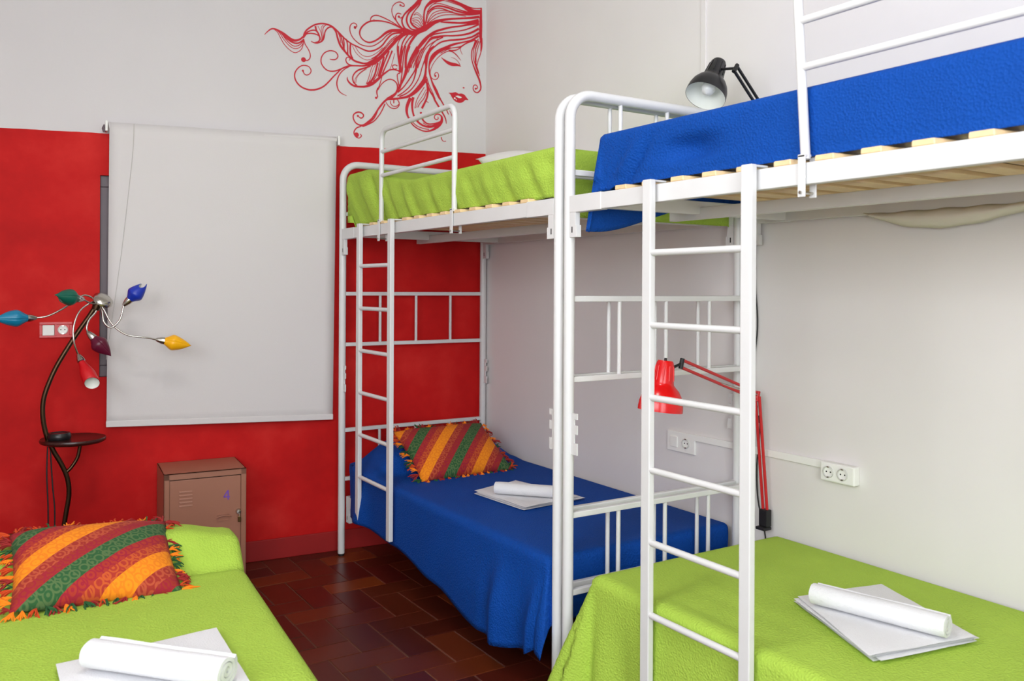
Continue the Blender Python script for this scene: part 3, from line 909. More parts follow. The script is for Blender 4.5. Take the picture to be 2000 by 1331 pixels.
def rail(parent, x, z0, z1, name='side_rail'):
    out = -1 if x < 0.4 else 1
    xa, xb = (x - 0.012, x + 0.014)
    r = MB().box((xa, 0.03, z0), (xb, BL_ - 0.03, z1)).obj(name, MT['metal_white'], parent, bevel=0.002)
    for y0, y1, s in ((0.016, 0.185, 1), (BL_ - 0.185, BL_ - 0.016, -1)):
        MB().box((xa - 0.002, y0, z0 - 0.002), (xb + 0.002, y1, z1 + 0.002)).obj('rail_sleeve', MT['metal_white'], r, bevel=0.0015)
        yp = y0 if s > 0 else y1
        ya, yb = sorted((yp, yp + s * 0.034))
        b = MB().box((xa - 0.001, ya, z0 - 0.085), (xb - 0.008, yb, z0))
        yc, yd = sorted((yp + s * 0.034, yp + s * 0.041))
        b.box((xa - 0.001, yc, z0 - 0.085), (xb - 0.008, yd, z0 - 0.045))
        br = b.obj('rail_bracket', MT['metal_white'], r, bevel=0.001)
        MB().box((xa - 0.0018, min(yp, yp + s * 0.03) + 0.012, z0 - 0.07), (xa - 0.0008, min(yp, yp + s * 0.03) + 0.017, z0 - 0.05)).obj('slot', MT['dark'], r)
    return r
SLAT = MB()
_w, _x0, _x1 = 0.0375, -0.010, BW_ + 0.008
for i in range(13):
    t = i / 12
    x = _x0 + (_x1 - _x0) * t
    e = 0.72 if i in (0, 12) else 1.0
    SLAT.v += [(x, -_w * e, 0.0), (x, _w * e, 0.0), (x, _w * e * 0.97, 0.014), (x, -_w * e * 0.97, 0.014)]
for i in range(12):
    for k in range(4):
        a, b = i * 4 + k, i * 4 + (k + 1) % 4
        SLAT.f.append((a, b, b + 4, a + 4))
SLAT.f += [(3, 2, 1, 0), (48, 49, 50, 51)]
SLAT_ME = SLAT.mesh('slat', MT['birch'], bevel=0.002, seg=1)

def ladder(parent, ya, yb):
    """hook-on ladder with two box rails and round rungs; ya, yb are the rail centres"""
    x = -0.034
    ld = bpy.data.objects.new('ladder', None); COL.objects.link(ld); ld.parent = parent
    ld.location = (x, (ya + yb) / 2, 0)
    y0, y1 = ya - (ya + yb) / 2, yb - (ya + yb) / 2
    for y in (y0, y1):
        rl = MB().box((-0.0105, y - 0.0185, 0.252), (0.0105, y + 0.0185, 1.768)).obj('ladder_rail', MT['metal_white'], ld, bevel=0.003)
        MB().box((0.008, y - 0.014, 1.762), (0.056, y + 0.014, 1.7675)).obj('rail_hook', MT['metal_white'], rl, bevel=0.001)
    for k in range(6):
        z = 1.552 - 0.2128 * k
        MB().tube([(0, y0, z), (0, y1, z)], 0.0098, 12).obj('rung', MT['metal_white'], ld, smooth=0.9)
    return ld
def guard(parent, ya, yb, lean=0.0):
    """tubular guard rail clipped over the side rail between ya (far) and yb (near)"""
    zt, cr, x = 2.212, 0.05, -0.004
    L = lambda z: lean * (z - 1.73)
    pts = [(x, ya, 1.765), (x, ya + L(zt - cr), zt - cr)]
    for k in range(1, 6):
        a = math.pi / 2 * k / 6
        pts.append((x, ya + L(zt) - cr * (1 - math.cos(a)), zt - cr + cr * math.sin(a)))
    pts.append((x, ya + L(zt) - cr, zt)); pts.append((x, yb + L(zt) + cr, zt))
    for k in range(1, 6):
        a = math.pi / 2 * k / 6
        pts.append((x, yb + L(zt) + cr * (1 - math.sin(a)), zt - cr + cr * math.cos(a)))
    pts += [(x, yb + L(zt - cr), zt - cr), (x, yb, 1.765)]
    g = MB().tube(pts, 0.0118, 14).obj('guard_rail', MT['metal_white'], parent, smooth=0.9)
    for z in (2.108, 1.992):
        MB().tube([(x, ya + L(z), z), (x, yb + L(z), z)], 0.0098, 12).obj('guard_bar', MT['metal_white'], g, smooth=0.9)
    for y in (ya, yb):
        MB().box((-0.0205, y - 0.011, 1.672), (-0.0165, y + 0.011, 1.775)).obj('clamp', MT['metal_white'], g, bevel=0.0015)
        MB().box((-0.0205, y - 0.010, 1.770), (0.004, y + 0.010, 1.776)).obj('clamp', MT['metal_white'], g)
        MB().box((0.022, y - 0.010, 1.672), (0.026, y + 0.010, 1.772)).obj('clamp', MT['metal_white'], g, bevel=0.0015)
        MB().tube([(-0.026, y, 1.683), (0.03, y, 1.683)], 0.004, 8).obj('clamp_bolt', MT['chrome'], g, smooth=0.9)
    return g
def bunk(loc, label, lad, grd, lean):
    r = thing('bunk_bed', label, 'bunk bed', loc, 0, 'white metal bunk beds')
    end_frame(r, BL_, -1); end_frame(r, 0.0, 1)
    for x in (0.0, BW_):
        rail(r, x, 1.703, 1.756)
        rail(r, 0.034 if x == 0.0 else BW_ - 0.034, 0.265, 0.318)
    MB().box((BW_ / 2 - 0.014, 0.03, 1.690), (BW_ / 2 + 0.014, BL_ - 0.03, 1.730)).obj('centre_beam', MT['metal_white'], r, bevel=0.002)
    for y in (0.17, BL_ - 0.17):
        MB().box((0.014, y - 0.014, 1.706), (BW_ - 0.012, y + 0.014, 1.752)).obj('cross_beam', MT['metal_white'], r, bevel=0.002)
    y = 1.7215
    while y > 0.13:
        s = link('slat', SLAT_ME, r); s.location = (0, y, 1.7565)
        y -= 0.1262
    ladder(r, *lad)
    guard(r, *grd, lean)
    return r
bunkA = bunk((0, 0, 0), 'white tubular metal bunk bed in the corner against the red wall', (1.686, 1.309), (1.487, 0.746), 0.0)
bunkB = bunk((0, -2.06, 0), 'nearer white tubular metal bunk bed with blue upper bed cover', (1.560, 1.176), (1.022, 0.285), 0.06)

# ------------------------------------------------------------------ mattresses and bedspreads
def mattress(lo, hi, label, rot=None):
    o = MB().box(lo, hi).obj('mattress', MT['mattress'], bevel=0.03, seg=3, smooth=0.9)
    c = Vector(((lo[0] + hi[0]) / 2, (lo[1] + hi[1]) / 2, lo[2]))
    pivot(o, c)
    if rot is not None:
        o.location, o.rotation_euler = rot[0], (0, 0, rot[1])
    return tag(o, label, 'mattress')

def drape(name, m, rect, zt, front, back, near, far, r=0.03, flare=(0.05, 0.05, 0.05, 0.05), bump=None, fold=None, cells=(44, 84, 18), thick=0.004, zmin=None, warp=None, pw=2.0, cflare=0.0):
    """cloth laid over the rectangle rect=(x0,x1,y0,y1) at height zt and falling over its four edges.
    front/back/near/far give the overhang (metres or a function of the position along that edge)"""
    x0, x1, y0, y1 = rect
    fn = lambda f: f if callable(f) else (lambda q, f=f: f)
    front, back, near, far = fn(front), fn(back), fn(near), fn(far)
    nx, ny, ns = cells
    def axis(a, b, n):
        lst = [(-(1 - k / ns), a) for k in range(ns)]
        lst += [(0, a + (b - a) * k / n) for k in range(n + 1)]
        lst += [((k + 1) / ns, b) for k in range(ns)]
        return lst
    rows = []
    for (ty, cy) in axis(y0, y1, ny):
        row = []
        for (tx, cx) in axis(x0, x1, nx):
            ox = tx * (front(cy) if tx < 0 else back(cy))
            oy = ty * (near(cx) if ty < 0 else far(cx))
            d = (abs(ox) ** pw + abs(oy) ** pw) ** (1 / pw)
            ze = zt + (bump(cx, cy) if bump else 0)
            if d < 1e-9:
                row.append((cx, cy, ze)); continue
            dd = math.hypot(ox, oy)
            ux, uy = ox / dd, oy / dd
            fl = (flare[0] if ox < 0 else flare[1]) * abs(ux) + (flare[2] if oy < 0 else flare[3]) * abs(uy)
            fl += cflare * (2 * abs(ux * uy)) ** 1.5
            q = r * math.pi / 2
            if d < q:
                h, dn = r * math.sin(d / r), r * (1 - math.cos(d / r))
            else:
                e = d - q
                h, dn = r + fl * e, r + e * math.sqrt(max(0.05, 1 - fl * fl))
            if fold:
                h += fold(cx, cy, ux, uy, d)
            z = ze - dn
            if zmin is not None and z < zmin:
                h += (zmin - z) * 0.35; z = zmin + 0.0005 * math.sin(40 * (cx + cy))
            p = (cx + ux * h, cy + uy * h, z)
            if warp:
                p = warp(p, d)
            row.append(p)
        rows.append(row)
    o = MB().grid(rows).obj(name, m, smooth=3.1)
    s = o.modifiers.new('thickness', 'SOLIDIFY'); s.thickness = thick; s.offset = -1
    return o
def hump(y0, y1, h, x0=0.05, x1=0.84, e=0.12, ex=0.16):
    def f(x, y):
        return h * smoothstep(y0, y0 + e, y) * (1 - smoothstep(y1 - e, y1, y)) * smoothstep(x0 - ex / 2, x0 + ex, x) * (1 - smoothstep(x1 - ex, x1 + ex / 2, x))
    return f
def wav(x, y, z, s):
    return noise.noise(Vector((x * s, y * s, z * s)))

# lower left: blue spread hanging over the front, pillow hidden under its head end
mattress((0.035, 0.05, 0.33), (0.855, 1.95, 0.475), 'mattress under the blue cover of the lower corner bunk')
hb = hump(1.52, 1.97, 0.125, 0.06, 0.82)
def fold_blue(cx, cy, ux, uy, d):
    k = smoothstep(0.03, 0.3, d)
    if abs(ux) > 0.7:
        a = 0.0
        for c, w, g in ((0.33, 0.04, 0.030), (0.43, 0.035, -0.012), (0.20, 0.05, -0.016), (0.09, 0.03, 0.030), (0.9, 0.25, 0.004)):
            a += g * math.exp(-((cy - c) / w) ** 2)
        a += 0.035 * (1 - smoothstep(0.25, 0.95, cy)) + 0.042 * math.exp(-((cy - 1.70) / 0.085) ** 2)
        return k * a + 0.004 * k * wav(cx, cy * 2, 0, 2)
    t = math.atan2(uy, ux)
    return k * 0.014 * math.sin(6 * t)
def front_blue(y):
    pts = [(0.0, 0.30), (0.12, 0.36), (0.3, 0.40), (0.5, 0.405), (0.9, 0.345), (1.3, 0.29), (1.7, 0.275), (2.0, 0.28)]
    for (a, p), (b, q) in zip(pts, pts[1:]):
        if a <= y <= b:
            return p + (q - p) * smoothstep(a, b, y)
    return 0.3
o = drape('bedspread', MT['blue'], (0.012, 0.858, 0.06, 1.92), 0.503, front_blue, 0.03, 0.24, 0.06, r=0.024, flare=(0.0, 0, 0.02, 0.0), bump=hb, fold=fold_blue, zmin=0.03, pw=5.0, cflare=0.12,
          warp=lambda p, d: (max(p[0], -0.05 + 0.072 * smoothstep(1.80, 1.88, p[1])) if p[1] > 1.8 else p[0], p[1], p[2]))
tag(pivot(o, (0.43, 1.0, 0.5)), 'dark blue bedspread on the lower bunk by the red wall', 'bedspread', 'textured bedspreads')

# lower right: lime spread, its corner flaring out past the front post
mattress((0.04, -2.02, 0.33), (0.855, -0.16, 0.48), 'mattress under the green cover of the nearer lower bunk')
def fold_green(cx, cy, ux, uy, d):
    k = smoothstep(0.04, 0.35, d)
    t = math.atan2(uy, ux)
    if abs(ux) > 0.85 or abs(uy) > 0.95:
        a = 0.010 * math.sin(cy * 9 + 0.6) + 0.008 * math.sin(cy * 17)
        if cy > -0.4:
            a += 0.02 * math.exp(-((cy + 0.26) / 0.05) ** 2) - 0.012 * math.exp(-((cy + 0.36) / 0.05) ** 2)
        a *= 1 - 0.85 * (1 - smoothstep(-0.48, -0.36, cy)) * smoothstep(-1.05, -0.92, cy)
        return k * a
    return k * (0.02 * math.sin(9 * t) - 0.01)
o = drape('bedspread', MT['green'], (0.014, 0.862, -2.0, -0.215), 0.512, 0.43, 0.03, 0.12, lambda x: 0.42 if x < 0.06 else 0.42 - 0.2 * smoothstep(0.06, 0.4, x), r=0.024, flare=(0.03, 0, 0, 0.16), fold=fold_green, zmin=0.02, pw=3.0, cflare=0.24,
          warp=lambda p, d: (p[0], min(p[1], -0.085) if p[0] > -0.024 else p[1], p[2]))
tag(pivot(o, (0.43, -1.1, 0.5)), 'lime green bedspread on the nearer lower bunk under a ladder', 'bedspread', 'textured bedspreads')

# upper left: lime spread tucked in along the front with slanting puckers
mattress((0.055, 0.09, 1.773), (0.85, 1.90, 1.915), 'mattress wrapped in the green cover of the upper corner bunk')
def fold_up(cx, cy, ux, uy, d):
    k = smoothstep(0.015, 0.10, d)
    a = 0.0
    if ux < -0.5:
        yy = cy + 0.55 * d
        a = 0.0055 * math.sin(yy * 36 + 2.0 * math.sin(yy * 5)) + 0.003 * math.sin(yy * 71)
        a -= 0.016 * math.exp(-((yy - 1.66) / 0.022) ** 2)
        a += 0.012 * math.exp(-((yy - 1.76) / 0.05) ** 2)
        a -= 0.014 * math.exp(-((yy - 0.1) / 0.02) ** 2)
        if d > 0.12:
            a -= 0.9 * (d - 0.12) * 0.25
    elif uy > 0.5:
        a = 0.008 * math.sin(cx * 40)
    return k * a
h2 = hump(1.15, 2.6, 0.105, -0.3, 0.9, 0.6, 0.08)
o = drape('bedspread', MT['green'], (0.024, 0.855, 0.06, 1.93), 1.945, lambda y: 0.192 + h2(0.1, y), 0.14, 0.26, lambda x: 0.27, r=0.024, flare=(0.0, 0, 0.0, 0.0), bump=h2, fold=fold_up, pw=5.0,
          warp=lambda p, d: (p[0], max(min(p[1], 1.978), 0.022), max(p[2], 1.7735) if (0.19 < p[1] < 1.86) else p[2]))
tag(pivot(o, (0.43, 1.0, 1.945)), 'lime green bedspread tucked round the upper bunk by the drawing', 'bedspread', 'textured bedspreads')

# upper right: blue spread, tucked in front, its end corner hanging below the rail
mattress((0.055, -2.0, 1.773), (0.85, -0.24, 1.915), 'mattress wrapped in the blue cover of the upper bunk')
def fold_upb(cx, cy, ux, uy, d):
    k = smoothstep(0.02, 0.12, d)
    a = 0.0
    if ux < -0.6 and abs(uy) < 0.5:
        a = -0.034 * math.exp(-((cy + 0.62) / 0.10) ** 2) * smoothstep(0.06, 0.10, d) * (1 - smoothstep(0.13, 0.17, d))
        a += 0.012 * math.exp(-((cy + 0.62) / 0.12) ** 2) * smoothstep(0.12, 0.17, d)
        yy = cy - 0.9 * d
        a -= 0.020 * math.exp(-((yy + 0.50) / 0.018) ** 2)
        a += 0.008 * math.exp(-((yy + 0.45) / 0.03) ** 2) - 0.008 * math.exp(-((yy + 0.40) / 0.02) ** 2)
        a -= 0.03 * max(0, d - 0.13)
    return k * a
o = drape('bedspread', MT['blue'], (0.036, 0.855, -2.0, -0.212), 1.952, 0.20, 0.14, 0.1, lambda x: 0.335 - 0.10 * smoothstep(0.05, 0.5, x), r=0.022, flare=(0.0, 0, 0, 0.22), fold=fold_upb, pw=6.0,
          warp=lambda p, d: (max(p[0], 0.0165) if p[2] < 1.80 else p[0], min(p[1], -0.082), max(p[2], 1.7735) if p[1] < -0.27 else p[2]))
tag(pivot(o, (0.43, -1.1, 1.95)), 'bright blue bedspread on the upper bunk with one corner hanging', 'bedspread', 'textured bedspreads')

# loose cloth sagging under the far edge of the nearer upper bunk
rows = []
for i in range(7):
    t = i / 6
    rows.append([(0.862 - 0.03 * math.sin(math.pi * t) , -0.60 - 0.62 * j / 24, 1.705 - t * 0.062 * math.sin(math.pi * min(1, (j / 24) ** 0.8)) + 0.002 * math.sin(j * 1.3 + 4 * t)) for j in range(25)])
o = MB().grid(rows).obj('underlay_cloth', MT['net'], smooth=3.1)
s = o.modifiers.new('thickness', 'SOLIDIFY'); s.thickness = 0.0015
tag(pivot(o, (0.86, -0.9, 1.7)), 'thin cream cloth edge sagging below the upper bunk base', 'cloth')

# white pillow at the wall side of the upper corner bunk
def pillow_mesh(w, h, th, n=22, pinch=0.06):
    mb = MB()
    for sgn in (1, -1):
        rows = []
        for i in range(n + 1):
            v = -1 + 2 * i / n
            row = []
            for j in range(n + 1):
                u = -1 + 2 * j / n
                e = max(0.0, (1 - abs(u) ** 2.6) * (1 - abs(v) ** 2.6)) ** 0.55
                x = w / 2 * u * (1 - pinch * (1 - v * v))
                y = h / 2 * v * (1 - pinch * (1 - u * u))
                row.append((x, y, sgn * th / 2 * e + 0.004 * wav(u + 3, v + sgn, 0, 2.3) * (e > 0)))
            rows.append(row)
        mb.grid(rows, flip=sgn < 0)
    return mb
def weld(o):
    bm = bmesh.new(); bm.from_mesh(o.data)
    bmesh.ops.remove_doubles(bm, verts=bm.verts, dist=0.0015)
    bmesh.ops.recalc_face_normals(bm, faces=bm.faces)
    bm.to_mesh(o.data); bm.free()
    o.data.polygons.foreach_set('use_smooth', [True] * len(o.data.polygons))
    return o
o = weld(pillow_mesh(0.62, 0.36, 0.17).obj('pillow', MT['pillowcase'], smooth=3.1))
o.location = (0.72, 1.20, 2.046); o.rotation_euler = (math.radians(6), math.radians(-10), math.radians(92))
tag(o, 'white pillow lying on the green upper bunk by the wall', 'pillow')
# ------------------------------------------------------------------ single bed at the left front
LB_ANG = math.radians(-4.7)
LB_ORG = Vector((-0.962, 0.10, 0))      # a point of the bed's right-hand edge
lb = thing('single_bed', 'low white metal bed frame under the lime cover at left', 'bed', LB_ORG, LB_ANG)
for x in (-0.86, -0.04):
    for y in (-0.95, 0.76):
        MB().tube([(x, y, 0), (x, y, 0.28)], 0.018, 12).obj('leg', MT['metal_white'], lb, smooth=0.9)
    MB().box((x - 0.015, -0.98, 0.26), (x + 0.015, 0.79, 0.31)).obj('side_rail', MT['metal_white'], lb, bevel=0.003)
for y in (-0.965, 0.775):
    MB().box((-0.86, y - 0.015, 0.26), (-0.04, y + 0.015, 0.31)).obj('end_rail', MT['metal_white'], lb, bevel=0.003)
for k in range(11):
    MB().box((-0.85, -0.88 + k * 0.155, 0.312), (-0.05, -0.81 + k * 0.155, 0.324)).obj('slat', MT['birch'], lb)
o = mattress((-0.41, -0.855, 0), (0.41, 0.855, 0.145), 'mattress under the green cover of the single bed', (Vector((-0.962, 0.10, 0.33)) + Matrix.Rotation(LB_ANG, 3, 'Z') @ Vector((-0.45, -0.09, 0)), LB_ANG))
def hl(x, y):
    return 0.112 * smoothstep(0.40, 0.53, y) * (1 - 0.6 * smoothstep(0.60, 0.82, y)) * (1 - 0.28 * smoothstep(-0.20, -0.03, x))
def crease(x, y):
    return hl(x, y) - 0.016 * math.exp(-((y - 0.41) / 0.014) ** 2) + 0.003 * wav(x, y, 0, 3)
def fold_left(cx, cy, ux, uy, d):
    k = smoothstep(0.03, 0.3, d)
    if abs(ux) > 0.8:
        a = 0.012 * math.sin(cy * 8 + 0.8) + 0.01 * math.sin(cy * 15)
        if ux > 0:
            a += 0.018 * math.exp(-((cy - 0.46) / 0.06) ** 2) - 0.014 * math.exp(-((cy - 0.38) / 0.03) ** 2)
        return k * a
    return k * 0.02 * math.sin(7 * math.atan2(uy, ux))
o = drape('bedspread', MT['green'], (-0.87, -0.036, -0.92, 0.745), 0.505, 0.30, 0.36, 0.3, 0.30, r=0.036, flare=(0.05, 0.10, 0.05, 0.05), bump=crease, fold=fold_left, zmin=0.02, cells=(44, 90, 18))
o.location = LB_ORG; o.rotation_euler = (0, 0, LB_ANG)
tag(o, 'lime green bedspread on the single bed at the left front', 'bedspread', 'textured bedspreads')

# ------------------------------------------------------------------ embroidered cushions with tassels
TASSELS = []
for k, c in enumerate(('orange', 'crimson', 'forest', 'rust')):
    mb = MB()
    rnd = random.Random(k)
    for q in range(9):
        a = rnd.uniform(-0.5, 0.5); b = rnd.uniform(-0.35, 0.35); L = rnd.uniform(0.035, 0.058)
        pts = [(0, 0, 0), (L * 0.4, a * L * 0.35, b * L * 0.4 + 0.004), (L * 0.75, a * L * 0.8 + rnd.uniform(-.006, .006), b * L * 0.7), (L, a * L * 1.0 + rnd.uniform(-.01, .01), b * L - 0.006)]
        mb.tube(catmull(pts, 2), [0.002, 0.0024, 0.0028, 0.0030, 0.0028, 0.0024, 0.0012], 5)
    TASSELS.append(mb.mesh('tassel', MT['yarn_' + c], smooth=1.2))
def cushion(label, w, h, th, matx, m, per_side, seed):
    c = weld(pillow_mesh(w, h, th, 30, 0.05).obj('cushion', m, smooth=3.1))
    c.matrix_world = matx
    tag(c, label, 'cushion', 'striped tasselled cushions')
    rnd = random.Random(seed)
    for side in range(4):
        n = per_side[side % 2]
        for k in range(n):
            t = -1 + 2 * (k + 0.5) / n + rnd.uniform(-0.03, 0.03)
            p = {0: (w / 2 * t, -h / 2, -90), 1: (w / 2, h / 2 * t, 0), 2: (w / 2 * t, h / 2, 90), 3: (-w / 2, h / 2 * t, 180)}[side]
            px, py = p[0], p[1]
            pin = 0.05 * (1 - t * t)
            if side % 2 == 0: py *= 1 - pin
            else: px *= 1 - pin
            o = link('tassel', TASSELS[(k * 7 + side * 3 + rnd.randrange(2)) % 4], c)
            o.location = (px * 0.985, py * 0.985, 0)
            s = rnd.uniform(0.55, 0.95)
            o.scale = (s, s, s)
            o.rotation_euler = (rnd.uniform(-0.4, 0.4), rnd.uniform(0.05, 0.3), math.radians(p[2] + rnd.uniform(-28, 28)))
    return c
def frame_matrix(loc, xdir, ydir):
    x = Vector(xdir).normalized()
    y = Vector(ydir); y = (y - x * y.dot(x)).normalized()
    z = x.cross(y)
    return Matrix(((x.x, y.x, z.x, loc[0]), (x.y, y.y, z.y, loc[1]), (x.z, y.z, z.z, loc[2]), (0, 0, 0, 1)))
MT['cush1'] = cushion_mat('striped_embroidery', math.radians(-52), 0.255, 0.45)
MT['cush2'] = cushion_mat('striped_embroidery_fine', math.radians(-45), 0.225, 0.40)
cushion('striped orange, red and green tasselled cushion on the single bed', 0.47, 0.38, 0.14,
        frame_matrix((-1.385, 0.545, 0.580), (1, -0.02, -0.05), (0.06, 0.93, 0.36)), MT['cush1'], (19, 15), 3)
cushion('striped orange, red and green tasselled cushion on the blue bed', 0.54, 0.37, 0.14,
        frame_matrix((0.41, 1.50, 0.605), (1, 0.04, 0.0), (0.0, 0.84, 0.54)), MT['cush2'], (19, 13), 5)

# ------------------------------------------------------------------ towels
def folded_towel(label, quad, z, seed, layers=3):
    """flat folded towel: layers of cloth, the lower ones peeping out"""
    rnd = random.Random(seed)
    base = None
    cx = sum(q[0] for q in quad) / 4; cy = sum(q[1] for q in quad) / 4
    for l in range(layers):
        th = 0.006
        z0 = l * 0.0062
        jit = [(rnd.uniform(-0.012, 0.012), rnd.uniform(-0.012, 0.012)) for _ in quad]
        c = [(q[0] - cx + j[0], q[1] - cy + j[1]) for q, j in zip(quad, jit)]
        n = 16
        def P(u, v, top):
            x = (c[0][0] * (1 - u) + c[1][0] * u) * (1 - v) + (c[3][0] * (1 - u) + c[2][0] * u) * v
            y = (c[0][1] * (1 - u) + c[1][1] * u) * (1 - v) + (c[3][1] * (1 - u) + c[2][1] * u) * v
            e = min(u, 1 - u, v, 1 - v)
            k = smoothstep(0, 0.05, e)
            w = 0.002 * wav(x * 3 + seed, y * 3, l, 3) + 0.004 * max(0, wav(x, y, seed + l, 5)) * (1 - smoothstep(0, 0.25, e)) * (l > 0)
            zz = z0 + w + (th * (0.5 + 0.5 * k) if top else th * 0.5 * (1 - k))
            return (x, y, zz)
        mb = MB()
        mb.grid([[P(i / n, j / n, True) for i in range(n + 1)] for j in range(n + 1)])
        mb.grid([[P(i / n, j / n, False) for i in range(n + 1)] for j in range(n + 1)], flip=True)
        o = mb.obj('folded_towel' if l == 0 else 'fold_layer', MT['towel'], base, smooth=3.1)
        weld(o)
        o.data.set_sharp_from_angle(angle=0.8)
        if l == 0:
            base = o
            o.location = (cx, cy, z)
            tag(o, label, 'towel', 'folded white towels')
    return base
def rolled_towel(label, p0, p1, r, z, seed, flat=0.85):
    p0, p1 = Vector((*p0, z)), Vector((*p1, z))
    L = (p1 - p0).length
    turns, nseg = 3.2, 64
    prof = []
    for k in range(nseg + 1):
        t = k / nseg
        a = -0.6 + turns * 2 * math.pi * t
        prof.append((0.006 + (r - 0.006) * t, a))
    outer = [(q * math.cos(a), q * math.sin(a)) for q, a in prof]
    th = (r - 0.006) / turns * 0.80
    inner = [(max(0.001, q - th * min(1, 0.3 + 0.7 * k / 12)) * math.cos(a), max(0.001, q - th * min(1, 0.3 + 0.7 * k / 12)) * math.sin(a)) for k, (q, a) in enumerate(prof)]
    ring = outer + list(reversed(inner))
    m = len(ring)
    ns = 14
    vs, fs = [], []
    for i in range(ns + 1):
        t = i / ns
        for (a, b) in ring:
            s = 1 + 0.05 * wav(a * 20, t * 3 + seed, b * 20, 1.2)
            end = 0.004 * wav(a * 30, b * 30, seed + i, 1) * (1 if i in (0, ns) else 0)
            vs.append((L * t - L / 2 + end, a * s, r * flat + b * s * flat))
    for i in range(ns):
        for k in range(m):
            a, b = i * m + k, i * m + (k + 1) % m
            fs.append((a, b, b + m, a + m))
    for i in (0, ns):
        for k in range(nseg):
            q = (i * m + k, i * m + k + 1, i * m + m - 2 - k, i * m + m - 1 - k)
            fs.append(q if i else tuple(reversed(q)))
    o = MB().add(vs, fs).obj('rolled_towel', MT['towel'], smooth=0.9)
    c = (p0 + p1) / 2
    o.location = c
    d = p1 - p0
    o.rotation_euler = (0, 0, math.atan2(d.y, d.x))
    return tag(o, label, 'towel', 'rolled white towels')
folded_towel('folded white towel lying flat on the blue lower bed', [(0.25, 0.985), (0.265, 0.63), (0.605, 0.655), (0.51, 1.08)], 0.504, 1)
rolled_towel('rolled white towel on the folded one on the blue bed', (0.285, 0.875), (0.50, 0.63), 0.036, 0.523, 2)
folded_towel('folded white towel lying flat on the nearer green lower bunk', [(0.353, -0.718), (0.178, -1.11), (0.519, -1.17), (0.655, -0.80)], 0.513, 5, 4)
rolled_towel('rolled white towel on the folded one on the nearer green bunk', (0.335, -0.80), (0.425, -1.15), 0.040, 0.538, 4)
folded_towel('folded white towel lying flat on the single bed at left', [(-1.535, -0.06), (-1.155, -0.045), (-1.17, -0.40), (-1.545, -0.46)], 0.507, 8)
rolled_towel('rolled white towel on the folded one on the single bed', (-1.478, -0.14), (-1.228, -0.42), 0.046, 0.526, 6)

# ------------------------------------------------------------------ steel locker
lk = thing('locker', 'small tan metal locker with a purple 4 on its door', 'locker', bw(1.63, 0.0, 0), BW_ANG)
LW, LD0, LD1, LH = 0.187, 0.016, 0.335, 0.562
mb = MB()
mb.box((-LW, LD0, 0), (-LW + 0.003, LD1, LH)); mb.box((LW - 0.003, LD0, 0), (LW, LD1, LH))
mb.box((-LW, LD0, LH - 0.003), (LW, LD1, LH)); mb.box((-LW, LD0, 0), (LW, LD1, 0.02)); mb.box((-LW, LD0, 0), (LW, LD0 + 0.003, LH))
for a, b, c, d in ((-LW, -LW + 0.024, 0, LH), (LW - 0.024, LW, 0, LH), (-LW, LW, LH - 0.026, LH), (-LW, LW, 0, 0.05)):
    mb.box((a, LD1 - 0.016, c), (b, LD1, d))
mb.obj('body', MT['locker'], lk)
MB().box((-LW + 0.024, LD1 - 0.02, 0.05), (LW - 0.024, LD1 - 0.016, LH - 0.026)).obj('seam', MT['locker_gap'], lk)
dr = MB().box((-LW + 0.0255, LD1 - 0.016, 0.0515), (LW - 0.0255, LD1 - 0.002, LH - 0.031)).obj('door', MT['locker'], lk, bevel=0.0015)
yf = LD1 - 0.002
for k in range(5):
    z = LH - 0.083 - k * 0.0165
    mb = MB()
    mb.add([(0.060, yf, z), (0.120, yf, z), (0.120, yf, z - 0.007), (0.060, yf, z - 0.007), (0.062, yf + 0.004, z - 0.006), (0.118, yf + 0.004, z - 0.006)],
           [(0, 1, 5, 4), (4, 5, 2, 3), (0, 4, 3), (1, 2, 5)])
    mb.obj('vent_louver', MT['locker'], dr)
def stroke(mb, pts, w, y):
    for (a, b) in zip(pts, pts[1:]):
        dx, dz = b[0] - a[0], b[1] - a[1]
        n = math.hypot(dx, dz); ex, ez = -dz / n * w / 2, dx / n * w / 2
        mb.add([(a[0] + ex, y, a[1] + ez), (b[0] + ex, y, b[1] + ez), (b[0] - ex, y, b[1] - ez), (a[0] - ex, y, a[1] - ez)], [(0, 1, 2, 3)])
mb = MB()
X4, Z4 = -0.095, LH - 0.122          # lettering reads left to right for someone facing the door
stroke(mb, [(X4 - 0.006, Z4 + 0.022), (X4 + 0.013, Z4 - 0.008), (X4 - 0.016, Z4 - 0.008)], 0.006, yf + 0.0006)
stroke(mb, [(X4 - 0.007, Z4 + 0.024), (X4 - 0.008, Z4 - 0.022)], 0.007, yf + 0.0008)
mb.obj('number', MT['purple_ink'], dr)
lh = MB()
window_frame(lh, -0.112, -0.052, 0.318, 0.352, yf, yf + 0.004, 0.004)
lh.obj('label_holder', MT['locker'], dr)
MB().tube(catmull([(-0.046, yf + 0.003, 0.335), (-0.064, yf + 0.008, 0.342), (-0.082, yf + 0.009, 0.345), (-0.10, yf + 0.008, 0.342), (-0.118, yf + 0.003, 0.335)], 4), 0.003, 8).obj('pull_lip', MT['locker'], dr, smooth=0.9)
MB().lathe([(0.0, 0.016), (0.010, 0.015), (0.013, 0.008), (0.014, 0.0)], 16, (-LW + 0.036, yf, 0.357), (0, 1, 0)).obj('lock', MT['chrome'], dr, smooth=0.9)
MB().tube([(-LW + 0.036, yf + 0.014, 0.352), (-LW + 0.033, yf + 0.016, 0.335)], 0.0018, 6).obj('key_ring', MT['chrome'], dr, smooth=0.9)
